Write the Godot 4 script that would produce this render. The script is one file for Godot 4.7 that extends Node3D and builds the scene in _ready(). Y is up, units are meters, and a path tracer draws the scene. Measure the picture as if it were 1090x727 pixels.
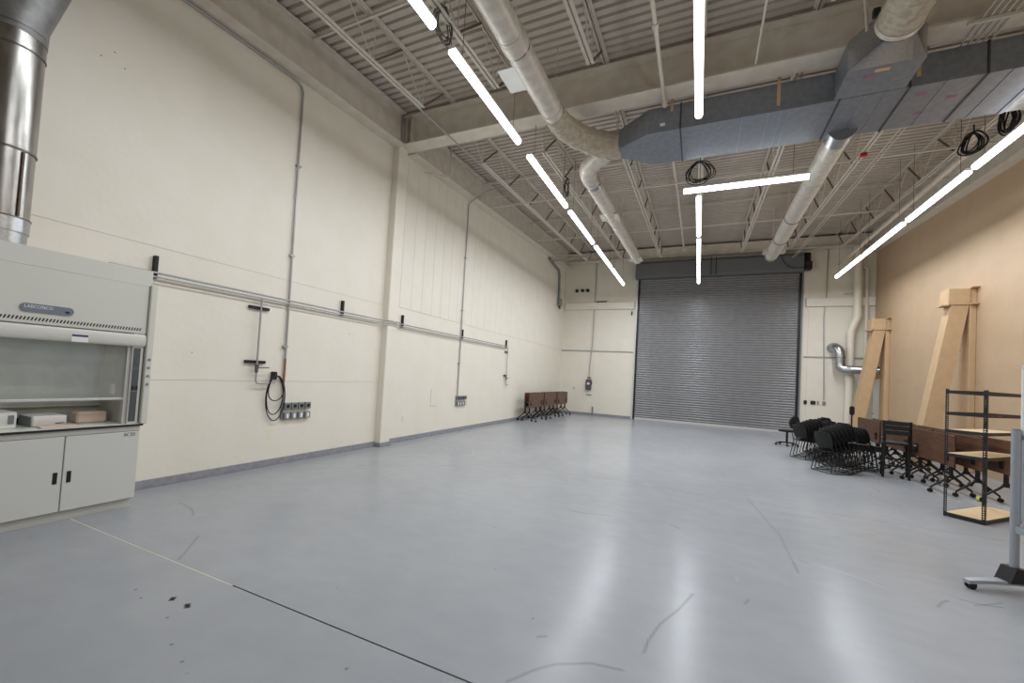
extends Node3D

# ------------------------------------------------------------------ constants of the place (metres)
const WL := -6.2      # face of the left wall
const WR := 5.92      # face of the right wall
const ZE := -19.6     # face of the far wall
const ZB := 4.0       # face of the wall behind the camera
const LY := 5.7       # underside of the tube lights
const LIGHT_ENERGY := 6.2

var M := {}
var used := {}


func _ready() -> void:
	# ---------------- camera: 1.65 m above the floor, lens shifted a little upwards
	var cam := Camera3D.new()
	cam.name = "camera"
	cam.projection = Camera3D.PROJECTION_FRUSTUM
	cam.near = 0.05
	cam.far = 100.0
	cam.size = 0.05 * 727.0 / 441.475
	cam.frustum_offset = Vector2(0, 0.05 * 21.683 / 441.475)
	cam.position = Vector3(0, 1.65, 0)
	cam.rotation_degrees = Vector3(1.915, 24.32, 3.2516)
	add_child(cam)
	cam.current = true
	var we := WorldEnvironment.new()
	we.name = "environment"
	var env := Environment.new()
	env.background_mode = Environment.BG_COLOR
	env.background_color = Color(0, 0, 0)
	env.tonemap_mode = Environment.TONE_MAPPER_LINEAR
	env.tonemap_exposure = 1.0
	env.sdfgi_enabled = true
	env.ssao_enabled = true
	env.ssil_enabled = true
	we.environment = env
	add_child(we)
	materials()
	tube_lights()
	shell()
	roof_steel()
	rolling_door()
	ducts()
	overhead_pipes()
	fume_hood()
	left_wall_fittings()
	far_wall_fittings()
	right_wall_fittings()
	folding_tables()
	chairs()
	shelf_and_whiteboard()
	cables()


func roof(z: float) -> float:
	return 7.2 - 0.048 * (z + 7.0)


# ------------------------------------------------------------------ naming
func numbered(par: Node, called: String) -> String:
	var key := str(par.get_instance_id()) + "/" + called
	var n: int = used.get(key, 0)
	used[key] = n + 1
	return called if n == 0 else "%s_%03d" % [called, n]


func thing(called: String, label: String, category: String, at := Vector3.ZERO, turn := 0.0, group := "") -> Node3D:
	var o := Node3D.new()
	o.name = numbered(self, called)
	o.position = at
	o.rotation.y = turn
	add_child(o)
	meta(o, label, category, group)
	return o


func meta(o: Node, label: String, category: String, group := "") -> void:
	o.set_meta("label", label)
	o.set_meta("category", category)
	if group != "":
		o.set_meta("group", group)


func part(par: Node, called: String, st: SurfaceTool, m: Material, label := "") -> MeshInstance3D:
	var o := MeshInstance3D.new()
	o.mesh = st.commit()
	o.material_override = m
	o.name = numbered(par, called)
	o.cast_shadow = GeometryInstance3D.SHADOW_CASTING_SETTING_ON
	par.add_child(o)
	if label != "":
		o.set_meta("label", label)
	return o


func solo(called: String, st: SurfaceTool, m: Material, label: String, category: String, group := "") -> MeshInstance3D:
	var o := part(self, called, st, m)
	meta(o, label, category, group)
	return o


func struct_node(called: String) -> Node3D:
	var o := Node3D.new()
	o.name = numbered(self, called)
	o.set_meta("kind", "structure")
	add_child(o)
	return o


func struct(called: String, st: SurfaceTool, m: Material) -> MeshInstance3D:
	var o := part(self, called, st, m)
	o.set_meta("kind", "structure")
	return o


func copy(o: Node3D, at: Vector3, turn: float, label := "", group := "") -> Node3D:
	var base: String = o.name
	var c: Node3D = o.duplicate()
	c.name = numbered(self, base)
	add_child(c)
	c.position = at
	c.rotation.y = turn
	if label != "":
		c.set_meta("label", label)
	if group != "":
		c.set_meta("group", group)
	return c


# ------------------------------------------------------------------ geometry
func g() -> SurfaceTool:
	var st := SurfaceTool.new()
	st.begin(Mesh.PRIMITIVE_TRIANGLES)
	return st


func tri(st: SurfaceTool, a: Vector3, b: Vector3, c: Vector3) -> void:
	var n := (b - a).cross(c - a).normalized()
	for v in [a, c, b]:
		st.set_normal(n)
		st.add_vertex(v)


func quad(st: SurfaceTool, a: Vector3, b: Vector3, c: Vector3, d: Vector3) -> void:
	var n := (b - a).cross(c - a)
	if n.length_squared() < 1e-16:
		n = (c - a).cross(d - a)
	n = n.normalized()
	for v in [a, c, b, a, d, c]:
		st.set_normal(n)
		st.add_vertex(v)


func quadn(st: SurfaceTool, p: Array, n: Array) -> void:
	for i in [0, 2, 1, 0, 3, 2]:
		st.set_normal(n[i])
		st.add_vertex(p[i])


# box between two corners, seen through a transform
func bx(st: SurfaceTool, a: Vector3, b: Vector3, t := Transform3D()) -> void:
	var lo := Vector3(minf(a.x, b.x), minf(a.y, b.y), minf(a.z, b.z))
	var hi := Vector3(maxf(a.x, b.x), maxf(a.y, b.y), maxf(a.z, b.z))
	var p := []
	for i in 8:
		p.append(t * Vector3(hi.x if i & 1 else lo.x, hi.y if i & 2 else lo.y, hi.z if i & 4 else lo.z))
	quad(st, p[0], p[4], p[6], p[2])
	quad(st, p[1], p[3], p[7], p[5])
	quad(st, p[0], p[1], p[5], p[4])
	quad(st, p[2], p[6], p[7], p[3])
	quad(st, p[0], p[2], p[3], p[1])
	quad(st, p[4], p[5], p[7], p[6])


# box with chamfered edges
func cbx(st: SurfaceTool, a: Vector3, b: Vector3, c: float, t := Transform3D()) -> void:
	var lo := Vector3(minf(a.x, b.x), minf(a.y, b.y), minf(a.z, b.z))
	var hi := Vector3(maxf(a.x, b.x), maxf(a.y, b.y), maxf(a.z, b.z))
	var mid := (lo + hi) / 2.0
	var h := (hi - lo) / 2.0
	c = minf(c, minf(h.x, minf(h.y, h.z)) * 0.9)
	# corner point pushed to the face of axis k
	var pt := func(sx: float, sy: float, sz: float, k: int) -> Vector3:
		var v := Vector3(sx * (h.x - (0.0 if k == 0 else c)), sy * (h.y - (0.0 if k == 1 else c)), sz * (h.z - (0.0 if k == 2 else c)))
		return t * (mid + v)
	for s in [-1.0, 1.0]:
		var q := [pt.call(s, -1, -1, 0), pt.call(s, 1, -1, 0), pt.call(s, 1, 1, 0), pt.call(s, -1, 1, 0)]
		orient(st, q, t.basis * Vector3(s, 0, 0))
		q = [pt.call(-1, s, -1, 1), pt.call(1, s, -1, 1), pt.call(1, s, 1, 1), pt.call(-1, s, 1, 1)]
		orient(st, q, t.basis * Vector3(0, s, 0))
		q = [pt.call(-1, -1, s, 2), pt.call(1, -1, s, 2), pt.call(1, 1, s, 2), pt.call(-1, 1, s, 2)]
		orient(st, q, t.basis * Vector3(0, 0, s))
		for r in [-1.0, 1.0]:
			orient(st, [pt.call(s, r, -1, 0), pt.call(s, r, 1, 0), pt.call(s, r, 1, 1), pt.call(s, r, -1, 1)], t.basis * Vector3(s, r, 0))
			orient(st, [pt.call(s, -1, r, 0), pt.call(s, 1, r, 0), pt.call(s, 1, r, 2), pt.call(s, -1, r, 2)], t.basis * Vector3(s, 0, r))
			orient(st, [pt.call(-1, s, r, 1), pt.call(1, s, r, 1), pt.call(1, s, r, 2), pt.call(-1, s, r, 2)], t.basis * Vector3(0, s, r))
			for w in [-1.0, 1.0]:
				var k := [pt.call(s, r, w, 0), pt.call(s, r, w, 1), pt.call(s, r, w, 2)]
				if (k[1] - k[0]).cross(k[2] - k[0]).dot(t.basis * Vector3(s, r, w)) > 0:
					tri(st, k[0], k[1], k[2])
				else:
					tri(st, k[0], k[2], k[1])


func orient(st: SurfaceTool, q: Array, out: Vector3) -> void:
	if (q[1] - q[0]).cross(q[2] - q[0]).dot(out) > 0:
		quad(st, q[0], q[1], q[2], q[3])
	else:
		quad(st, q[3], q[2], q[1], q[0])


func frame(p: Vector3, q: Vector3, up := Vector3.UP) -> Transform3D:
	var z := (q - p).normalized()
	if absf(z.dot(up)) > 0.99:
		up = Vector3(1, 0, 0)
	var x := up.cross(z).normalized()
	return Transform3D(Basis(x, z.cross(x), z), p)


# bar of width w (sideways) and height h between two points
func bar(st: SurfaceTool, p: Vector3, q: Vector3, w: float, h: float, up := Vector3.UP) -> void:
	bx(st, Vector3(-w / 2, -h / 2, 0), Vector3(w / 2, h / 2, (q - p).length()), frame(p, q, up))


func cbar(st: SurfaceTool, p: Vector3, q: Vector3, w: float, h: float, c: float, up := Vector3.UP) -> void:
	cbx(st, Vector3(-w / 2, -h / 2, 0), Vector3(w / 2, h / 2, (q - p).length()), c, frame(p, q, up))


# round tube along points; r is a number or one number per point
func tube(st: SurfaceTool, pts: Array, r, sides := 10, caps := true) -> void:
	var n := pts.size()
	var rings := []
	var x := Vector3.ZERO
	for i in n:
		var d: Vector3 = (pts[mini(i + 1, n - 1)] - pts[maxi(i - 1, 0)]).normalized()
		if i == 0:
			x = (Vector3.UP if absf(d.y) < 0.9 else Vector3.RIGHT).cross(d).normalized()
		else:
			x = (x - d * x.dot(d)).normalized()
		var y := d.cross(x)
		var rad: float = r[i] if r is Array else r
		var ring := []
		for k in sides:
			var a := TAU * k / sides
			ring.append([pts[i] + (x * cos(a) + y * sin(a)) * rad, x * cos(a) + y * sin(a)])
		rings.append(ring)
	for i in n - 1:
		for k in sides:
			var a = rings[i][k]
			var b = rings[i][(k + 1) % sides]
			var c = rings[i + 1][(k + 1) % sides]
			var d2 = rings[i + 1][k]
			quadn(st, [a[0], b[0], c[0], d2[0]], [a[1], b[1], c[1], d2[1]])
	if caps:
		for k in range(1, sides - 1):
			tri(st, rings[0][0][0], rings[0][k + 1][0], rings[0][k][0])
			tri(st, rings[n - 1][0][0], rings[n - 1][k][0], rings[n - 1][k + 1][0])


# smooth curve through points
func curve(pts: Array, per := 6) -> Array:
	var out := []
	var n := pts.size()
	for i in n - 1:
		var p0: Vector3 = pts[maxi(i - 1, 0)]
		var p1: Vector3 = pts[i]
		var p2: Vector3 = pts[i + 1]
		var p3: Vector3 = pts[mini(i + 2, n - 1)]
		for k in per:
			out.append(p1.cubic_interpolate(p2, p0, p3, float(k) / per))
	out.append(pts[n - 1])
	return out


# polyline with rounded corners
func bent(pts: Array, rad := 0.1, per := 5) -> Array:
	var out := [pts[0]]
	for i in range(1, pts.size() - 1):
		var a: Vector3 = pts[i] + (pts[i - 1] - pts[i]).normalized() * rad
		var b: Vector3 = pts[i] + (pts[i + 1] - pts[i]).normalized() * rad
		for k in per + 1:
			var t := float(k) / per
			out.append(a.lerp(pts[i], t).lerp(pts[i].lerp(b, t), t))
	out.append(pts[pts.size() - 1])
	return out


# profile (2-D, in x and y of t) pushed along z of t by depth, each side flat
func extrude(st: SurfaceTool, poly: PackedVector2Array, depth: float, t := Transform3D(), caps := true) -> void:
	if Geometry2D.is_polygon_clockwise(poly):
		poly.reverse()
	var n := poly.size()
	for i in n:
		var a := poly[i]
		var b := poly[(i + 1) % n]
		quad(st, t * Vector3(a.x, a.y, 0), t * Vector3(b.x, b.y, 0), t * Vector3(b.x, b.y, depth), t * Vector3(a.x, a.y, depth))
	if caps:
		var idx := Geometry2D.triangulate_polygon(poly)
		for i in range(0, idx.size(), 3):
			var a := poly[idx[i]]
			var b := poly[idx[i + 1]]
			var c := poly[idx[i + 2]]
			if (b - a).cross(c - a) < 0:
				var s := b
				b = c
				c = s
			tri(st, t * Vector3(a.x, a.y, depth), t * Vector3(b.x, b.y, depth), t * Vector3(c.x, c.y, depth))
			tri(st, t * Vector3(a.x, a.y, 0), t * Vector3(c.x, c.y, 0), t * Vector3(b.x, b.y, 0))


func round_rect(w: float, h: float, r: float, per := 4) -> PackedVector2Array:
	var out := PackedVector2Array()
	for c in [[1, 1, 0.0], [-1, 1, 90.0], [-1, -1, 180.0], [1, -1, 270.0]]:
		for k in per + 1:
			var a := deg_to_rad(c[2] + 90.0 * k / per)
			out.append(Vector2(c[0] * (w / 2 - r) + cos(a) * r, c[1] * (h / 2 - r) + sin(a) * r))
	return out


# curved plate: rows of points given a thickness along their normals
func plate(st: SurfaceTool, rows: Array, th: float) -> void:
	var nu := rows.size()
	var nv: int = rows[0].size()
	var nrm := []
	for i in nu:
		var line := []
		for j in nv:
			var du: Vector3 = rows[mini(i + 1, nu - 1)][j] - rows[maxi(i - 1, 0)][j]
			var dv: Vector3 = rows[i][mini(j + 1, nv - 1)] - rows[i][maxi(j - 1, 0)]
			line.append(du.cross(dv).normalized())
		nrm.append(line)
	for i in nu - 1:
		for j in nv - 1:
			var id := [[i, j], [i + 1, j], [i + 1, j + 1], [i, j + 1]]
			var pf := []
			var pb := []
			var nf := []
			var nb := []
			for k in id:
				var n: Vector3 = nrm[k[0]][k[1]]
				pf.append(rows[k[0]][k[1]] + n * th / 2)
				pb.push_front(rows[k[0]][k[1]] - n * th / 2)
				nf.append(n)
				nb.push_front(-n)
			quadn(st, pf, nf)
			quadn(st, pb, nb)
	var rim := []
	for i in nu: rim.append([i, 0])
	for j in range(1, nv): rim.append([nu - 1, j])
	for i in range(nu - 2, -1, -1): rim.append([i, nv - 1])
	for j in range(nv - 2, 0, -1): rim.append([0, j])
	for k in rim.size():
		var a = rim[k]
		var b = rim[(k + 1) % rim.size()]
		var na: Vector3 = nrm[a[0]][a[1]] * th / 2
		var nb2: Vector3 = nrm[b[0]][b[1]] * th / 2
		quad(st, rows[a[0]][a[1]] + na, rows[a[0]][a[1]] - na, rows[b[0]][b[1]] - nb2, rows[b[0]][b[1]] + nb2)


func text(par: Node, called: String, words: String, size: float, at: Vector3, turn: Vector3, m: Material, depth := 0.002) -> void:
	var tm := TextMesh.new()
	tm.text = words
	var f := SystemFont.new()
	f.font_names = PackedStringArray(["Droid Sans"])
	tm.font = f
	tm.font_size = 32
	tm.pixel_size = size / 32.0
	tm.depth = depth
	tm.curve_step = 2.0
	var o := MeshInstance3D.new()
	o.mesh = tm
	o.material_override = m
	o.name = numbered(par, called)
	o.position = at
	o.rotation_degrees = turn
	par.add_child(o)


# ------------------------------------------------------------------ materials
func paint(c: Color, rough := 0.6, metal := 0.0, spec := 0.5) -> StandardMaterial3D:
	var m := StandardMaterial3D.new()
	m.albedo_color = c
	m.roughness = rough
	m.metallic = metal
	m.metallic_specular = spec
	return m


func noise_image(size: int, freq: float, oct: int, sd: int) -> Image:
	var n := FastNoiseLite.new()
	n.noise_type = FastNoiseLite.TYPE_SIMPLEX_SMOOTH
	n.seed = sd
	n.frequency = freq
	n.fractal_octaves = oct
	return n.get_seamless_image(size, size)


# mottled colour between two tones, laid in world space with the given scale (repeats per metre)
func mottled(a: Color, b: Color, freq: float, oct: int, sd: int, scale: Vector3, rough := 0.6, metal := 0.0, size := 256) -> StandardMaterial3D:
	var n := noise_image(size, freq, oct, sd)
	var im := Image.create(size, size, false, Image.FORMAT_RGB8)
	for y in size:
		for x in size:
			im.set_pixel(x, y, a.lerp(b, smoothstep(0.2, 0.8, n.get_pixel(x, y).r)))
	var m := paint(Color.WHITE, rough, metal)
	m.albedo_texture = ImageTexture.create_from_image(im)
	m.uv1_triplanar = true
	m.uv1_world_triplanar = true
	m.uv1_scale = scale
	return m


func relief(m: StandardMaterial3D, freq: float, oct: int, sd: int, strength: float) -> void:
	var n := noise_image(256, freq, oct, sd)
	n.convert(Image.FORMAT_RGBA8)
	n.bump_map_to_normal_map(strength)
	m.normal_enabled = true
	m.normal_texture = ImageTexture.create_from_image(n)
	m.normal_scale = 1.0


func floor_material() -> StandardMaterial3D:
	# grey floor paint with wear and uneven light painted in as cloudy tone, scuffs and specks; one image over 13 m x 26 m
	var w := 1024
	var h := 2048
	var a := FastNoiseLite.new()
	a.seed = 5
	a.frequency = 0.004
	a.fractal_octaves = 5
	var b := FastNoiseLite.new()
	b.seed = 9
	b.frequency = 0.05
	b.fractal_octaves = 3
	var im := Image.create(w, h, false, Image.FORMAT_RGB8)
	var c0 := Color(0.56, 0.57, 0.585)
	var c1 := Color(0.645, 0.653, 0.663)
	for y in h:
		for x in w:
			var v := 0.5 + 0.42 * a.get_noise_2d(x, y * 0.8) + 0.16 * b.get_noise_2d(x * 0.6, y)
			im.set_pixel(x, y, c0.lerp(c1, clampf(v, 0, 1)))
	var rng := RandomNumberGenerator.new()
	rng.seed = 21
	# pixel of a floor point
	var at := func(x: float, z: float) -> Vector2i:
		return Vector2i(int((x + 6.5) / 13.0 * w), int((z + 21.0) / 26.0 * h))
	var blot := func(x: float, z: float, r: int, c: Color, k: float) -> void:
		var p: Vector2i = at.call(x, z)
		for j in range(-r, r + 1):
			for i in range(-r, r + 1):
				if i * i + j * j <= r * r + 0.3:
					var q := p + Vector2i(i, j)
					if q.x >= 0 and q.y >= 0 and q.x < w and q.y < h:
						im.set_pixel(q.x, q.y, im.get_pixel(q.x, q.y).lerp(c, k))
	# thin mark spread over the four nearest pixels
	var dot := func(x: float, z: float, c: Color, k: float) -> void:
		var u := (x + 6.5) / 13.0 * w - 0.5
		var v := (z + 21.0) / 26.0 * h - 0.5
		for j in 2:
			for i in 2:
				var q := Vector2i(int(floor(u)) + i, int(floor(v)) + j)
				var wt := (1.0 - absf(u - q.x)) * (1.0 - absf(v - q.y))
				im.set_pixel(q.x, q.y, im.get_pixel(q.x, q.y).lerp(c, k * wt))
	var dark := Color(0.25, 0.25, 0.26)
	var white := Color(0.86, 0.87, 0.87)
	# drips and nicks in front of the cupboard
	for s in [[-3.22, -1.72], [-3.2, -1.715], [-3.05, -1.72], [-3.03, -1.71]]:
		blot.call(s[0], s[1], 1, Color(0.05, 0.05, 0.05), 0.95)
	for s in [[-1.69, -1.79], [-3.4, -1.62], [-3.55, -1.66], [-3.0, -1.58], [-2.7, -1.45], [-2.5, -1.4]]:
		blot.call(s[0], s[1], 0, dark, 0.8)
	for i in 90:
		blot.call(rng.randf_range(-5.5, 4.5), rng.randf_range(-12, 0), 0, dark, rng.randf_range(0.1, 0.5))
	# scratches
	for i in 46:
		var x := rng.randf_range(-5, 4.5)
		var z := rng.randf_range(-13, -2)
		var d := Vector2.from_angle(rng.randf_range(0, TAU))
		var bend := rng.randf_range(-0.012, 0.012)
		var len := rng.randi_range(8, 60)
		var tone: Color = dark if i % 3 else white
		for k in len:
			dot.call(x, z, tone, 0.2)
			x += d.x * 0.01
			z += d.y * 0.01
			d = d.rotated(bend)
	for line in [[Vector2(0.025, -3.698), Vector2(-0.073, -3.382), Vector2(-0.182, -3.108), Vector2(-0.232, -2.883), Vector2(-0.244, -2.733)],
			[Vector2(-0.883, -2.118), Vector2(-0.782, -2.279), Vector2(-0.693, -2.380), Vector2(-0.511, -2.490), Vector2(-0.323, -2.524)],
			[Vector2(-0.875, -2.564), Vector2(-0.816, -2.608)],
			[Vector2(1.807, -4.515), Vector2(1.885, -4.640), Vector2(1.955, -4.714)],
			[Vector2(2.056, -4.790), Vector2(2.119, -4.777), Vector2(2.181, -4.764), Vector2(2.332, -4.805)],
			[Vector2(-1.489, -7.353), Vector2(-0.672, -7.057), Vector2(0.237, -7.019)],
			[Vector2(0.734, -7.312), Vector2(0.912, -5.683), Vector2(0.897, -4.625)]]:
		for i in line.size() - 1:
			var steps: int = int(line[i].distance_to(line[i + 1]) / 0.008) + 1
			for k in steps:
				var q: Vector2 = line[i].lerp(line[i + 1], float(k) / steps)
				dot.call(q.x, q.y, dark, 0.1 if absf(q.y) > 4.9 else 0.2)
	# worn white line of old marking before the door, white flakes by the tables
	var x := -2.62
	while x < -0.4:
		if rng.randf() < 0.6:
			blot.call(x, -11.7 + rng.randf_range(-0.03, 0.03) - 0.06 * (x + 2.6), 1 if rng.randf() < 0.5 else 0, white, rng.randf_range(0.4, 0.85))
		x += 0.03
	for i in 26:
		blot.call(rng.randf_range(3.3, 4.9), rng.randf_range(-12.4, -8.8), 1, white, rng.randf_range(0.4, 0.9))
	for s in [[-4.7, -7.9], [-4.76, -7.9], [-4.9, -7.7]]:
		blot.call(s[0], s[1], 1, white, 0.9)
	var m := paint(Color.WHITE, 0.34, 0.0, 0.5)
	m.albedo_texture = ImageTexture.create_from_image(im)
	m.uv1_triplanar = true
	m.uv1_world_triplanar = true
	m.uv1_scale = Vector3(1.0 / 13.0, 1.0, 1.0 / 26.0)
	m.uv1_offset = Vector3(6.5 / 13.0, 0, 21.0 / 26.0)
	var rn := noise_image(512, 0.012, 5, 33)
	var ri := Image.create(512, 512, false, Image.FORMAT_RGB8)
	for yy in 512:
		for xx in 512:
			var r := lerpf(0.85, 1.2, rn.get_pixel(xx, yy).r)
			ri.set_pixel(xx, yy, Color(r * 0.8, r * 0.8, r * 0.8))
	m.roughness_texture = ImageTexture.create_from_image(ri)
	m.roughness = 0.27
	m.metallic_specular = 0.23
	return m


func wood(a: Color, b: Color, scale: Vector3, rough: float, sd: int) -> StandardMaterial3D:
	return mottled(a, b, 0.02, 4, sd, scale, rough)


func materials() -> void:
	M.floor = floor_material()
	M.wall = mottled(Color(0.893, 0.872, 0.812), Color(0.905, 0.882, 0.828), 0.01, 4, 3, Vector3(0.4, 0.4, 0.4), 0.55)
	relief(M.wall, 0.08, 4, 8, 0.12)
	M.tan_wall = mottled(Color(0.738, 0.632, 0.512), Color(0.752, 0.648, 0.528), 0.012, 4, 4, Vector3(0.4, 0.4, 0.4), 0.6)
	relief(M.tan_wall, 0.1, 4, 9, 0.12)
	M.baseboard = mottled(Color(0.53, 0.53, 0.56), Color(0.58, 0.58, 0.60), 0.03, 3, 6, Vector3(1, 1, 1), 0.5)
	M.deck = mottled(Color(0.745, 0.705, 0.66), Color(0.775, 0.735, 0.69), 0.015, 4, 11, Vector3(0.5, 0.5, 0.5), 0.6)
	M.steel = paint(Color(0.83, 0.80, 0.75), 0.55)
	M.bar_brown = paint(Color(0.47, 0.40, 0.35), 0.6)  # darker brown for the thicker bar of each web pair
	M.beam = mottled(Color(0.84, 0.80, 0.74), Color(0.87, 0.84, 0.79), 0.02, 4, 12, Vector3(0.5, 0.5, 0.5), 0.55)
	M.lens = paint(Color(1, 1, 1), 0.4)
	M.lens.emission_enabled = true
	M.lens.emission = Color(0.97, 0.985, 1.0)
	M.lens.emission_energy_multiplier = 7.0
	M.lamp_body = paint(Color(0.82, 0.81, 0.78), 0.5)
	M.wire = paint(Color(0.42, 0.41, 0.40), 0.4, 0.6)
	M.galv = mottled(Color(0.67, 0.68, 0.69), Color(0.73, 0.735, 0.74), 0.05, 4, 15, Vector3(1.5, 1.5, 1.5), 0.28, 0.95)
	M.galv_dull = mottled(Color(0.50, 0.50, 0.50), Color(0.57, 0.57, 0.565), 0.02, 4, 34, Vector3(1.5, 1.5, 1.5), 0.48, 0.55)
	M.shiny = mottled(Color(0.56, 0.55, 0.53), Color(0.68, 0.67, 0.65), 0.02, 4, 16, Vector3(2, 0.4, 2), 0.27, 0.95)
	M.seam_rust = mottled(Color(0.36, 0.29, 0.22), Color(0.48, 0.40, 0.32), 0.05, 4, 32, Vector3(4, 2, 4), 0.6)
	M.duct_grey = mottled(Color(0.525, 0.545, 0.575), Color(0.56, 0.58, 0.61), 0.03, 4, 17, Vector3(1, 1, 1), 0.4, 0.5)
	M.duct_sheen = mottled(Color(0.72, 0.72, 0.72), Color(0.80, 0.80, 0.80), 0.03, 4, 18, Vector3(1, 1, 1), 0.4, 0.4)  # paler grey paints in the light reflected by the duct underside
	M.duct_paint = mottled(Color(0.79, 0.77, 0.72), Color(0.86, 0.84, 0.80), 0.02, 4, 19, Vector3(1, 1, 1), 0.4, 0.15)
	M.canvas = mottled(Color(0.66, 0.62, 0.55), Color(0.78, 0.74, 0.67), 0.03, 5, 20, Vector3(1.2, 1.2, 1.2), 0.75)
	M.seam = paint(Color(0.30, 0.31, 0.33), 0.5, 0.5)
	M.seam_light = paint(Color(0.62, 0.65, 0.70), 0.35, 0.8)
	M.conduit = paint(Color(0.66, 0.66, 0.655), 0.35, 0.35)
	M.rust = mottled(Color(0.62, 0.36, 0.25), Color(0.55, 0.45, 0.38), 0.05, 4, 22, Vector3(3, 3, 3), 0.7)
	M.door = mottled(Color(0.50, 0.50, 0.505), Color(0.52, 0.52, 0.525), 0.02, 4, 23, Vector3(0.6, 0.6, 0.6), 0.32, 0.15)
	M.door_hood = paint(Color(0.42, 0.43, 0.44), 0.5, 0.15)
	M.alu = paint(Color(0.80, 0.80, 0.79), 0.45, 0.3)
	M.black = paint(Color(0.035, 0.035, 0.038), 0.55)
	M.black_soft = mottled(Color(0.03, 0.03, 0.033), Color(0.05, 0.05, 0.052), 0.08, 3, 24, Vector3(4, 4, 4), 0.65)
	M.dark = paint(Color(0.13, 0.13, 0.135), 0.5)
	M.dark_grey = paint(Color(0.30, 0.31, 0.33), 0.5)
	M.grey = paint(Color(0.50, 0.52, 0.53), 0.5)
	M.box_grey = paint(Color(0.52, 0.54, 0.55), 0.45, 0.3)
	M.white = paint(Color(0.90, 0.90, 0.88), 0.4)
	M.hood = paint(Color(0.80, 0.80, 0.765), 0.42)
	M.hood_inside = mottled(Color(0.74, 0.74, 0.70), Color(0.78, 0.78, 0.74), 0.02, 4, 25, Vector3(0.8, 0.8, 0.8), 0.5)
	M.cabinet = paint(Color(0.80, 0.80, 0.78), 0.42)
	M.badge = paint(Color(0.44, 0.47, 0.52), 0.4)
	M.worktop = mottled(Color(0.86, 0.87, 0.82), Color(0.89, 0.90, 0.86), 0.05, 3, 26, Vector3(1, 1, 1), 0.35)
	M.purple = paint(Color(0.24, 0.20, 0.44), 0.5)
	M.pink = mottled(Color(0.85, 0.735, 0.66), Color(0.88, 0.80, 0.75), 0.05, 3, 27, Vector3(8, 8, 8), 0.7)
	M.brown = wood(Color(0.345, 0.23, 0.17), Color(0.41, 0.285, 0.215), Vector3(2.5, 2.5, 0.4), 0.45, 28)
	M.chipboard = mottled(Color(0.80, 0.70, 0.54), Color(0.87, 0.78, 0.63), 0.12, 3, 29, Vector3(2, 2, 2), 0.65)
	M.card = mottled(Color(0.765, 0.645, 0.50), Color(0.785, 0.665, 0.52), 0.02, 4, 30, Vector3(0.8, 0.8, 0.8), 0.65)
	M.silver = paint(Color(0.66, 0.68, 0.71), 0.35, 0.5)
	M.board = paint(Color(0.93, 0.94, 0.95), 0.2)
	M.cable = paint(Color(0.10, 0.095, 0.095), 0.5)
	M.cable_pale = paint(Color(0.74, 0.72, 0.68), 0.5)
	M.red = paint(Color(0.75, 0.10, 0.06), 0.5)
	M.yellow = paint(Color(0.72, 0.75, 0.20), 0.5)
	M.pipe_cream = paint(Color(0.89, 0.855, 0.79), 0.45)
	M.tape = paint(Color(0.83, 0.70, 0.55), 0.6)
	M.tape_pink = paint(Color(0.62, 0.42, 0.52), 0.6)
	M.yellow_stain = mottled(Color(0.885, 0.865, 0.70), Color(0.90, 0.87, 0.79), 0.05, 3, 31, Vector3(3, 3, 3), 0.6)
	M.putty = paint(Color(0.80, 0.78, 0.70), 0.7)
	M.glass = paint(Color(0.9, 0.95, 0.93, 0.10), 0.03)
	M.glass.transparency = BaseMaterial3D.TRANSPARENCY_ALPHA


# ------------------------------------------------------------------ tube lights
func make_tube_light(length: float) -> Node3D:
	# local: the tube runs along z, the lens underside at y = 0
	var o := Node3D.new()
	var st := g()
	cbx(st, Vector3(-0.045, 0.086, -length / 2), Vector3(0.045, 0.13, length / 2), 0.006)
	part(o, "housing", st, M.lamp_body)
	st = g()
	var poly := PackedVector2Array()
	poly.append(Vector2(0.05, 0.085))
	for k in 9:
		var a := PI * k / 8.0
		poly.append(Vector2(cos(a) * 0.053, 0.05 - sin(a) * 0.05))
	poly.append(Vector2(-0.05, 0.085))
	extrude(st, poly, length, Transform3D(Basis(), Vector3(0, 0, -length / 2)))
	part(o, "tube_lens", st, M.lens, "glowing white lens")
	for s in [-1, 1]:
		st = g()
		cbx(st, Vector3(-0.047, 0.084, s * (length / 2 + 0.006)), Vector3(0.047, 0.132, s * (length / 2 - 0.004)), 0.003)
		part(o, "end_cap", st, M.lamp_body)
	var l := AreaLight3D.new()
	l.name = "tube_area_light"
	l.area_size = Vector2(0.1, length)
	l.light_energy = LIGHT_ENERGY * length / 2.4
	l.light_color = Color(0.955, 0.975, 1.0)
	l.area_range = 40.0
	l.area_attenuation = 2.0
	l.shadow_enabled = true
	l.rotation_degrees = Vector3(-90, 0, 0)
	l.position = Vector3(0, -0.008, 0)
	o.add_child(l)
	return o


func hang_light(at: Vector3, length: float, turn: float, label: String, group: String) -> void:
	var o := make_tube_light(length)
	o.name = numbered(self, "tube_light")
	add_child(o)
	o.position = at
	o.rotation.y = turn
	meta(o, label, "light", group)
	for s in [-1, 1]:
		var st := g()
		var p := Vector3(0, 0.125, s * (length / 2 - 0.25))
		var w := o.transform * p
		tube(st, [p, p + Vector3(0, roof(w.z) - 0.02 - w.y, 0)], 0.0045, 5)
		part(o, "hanger_wire", st, M.wire)


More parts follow.
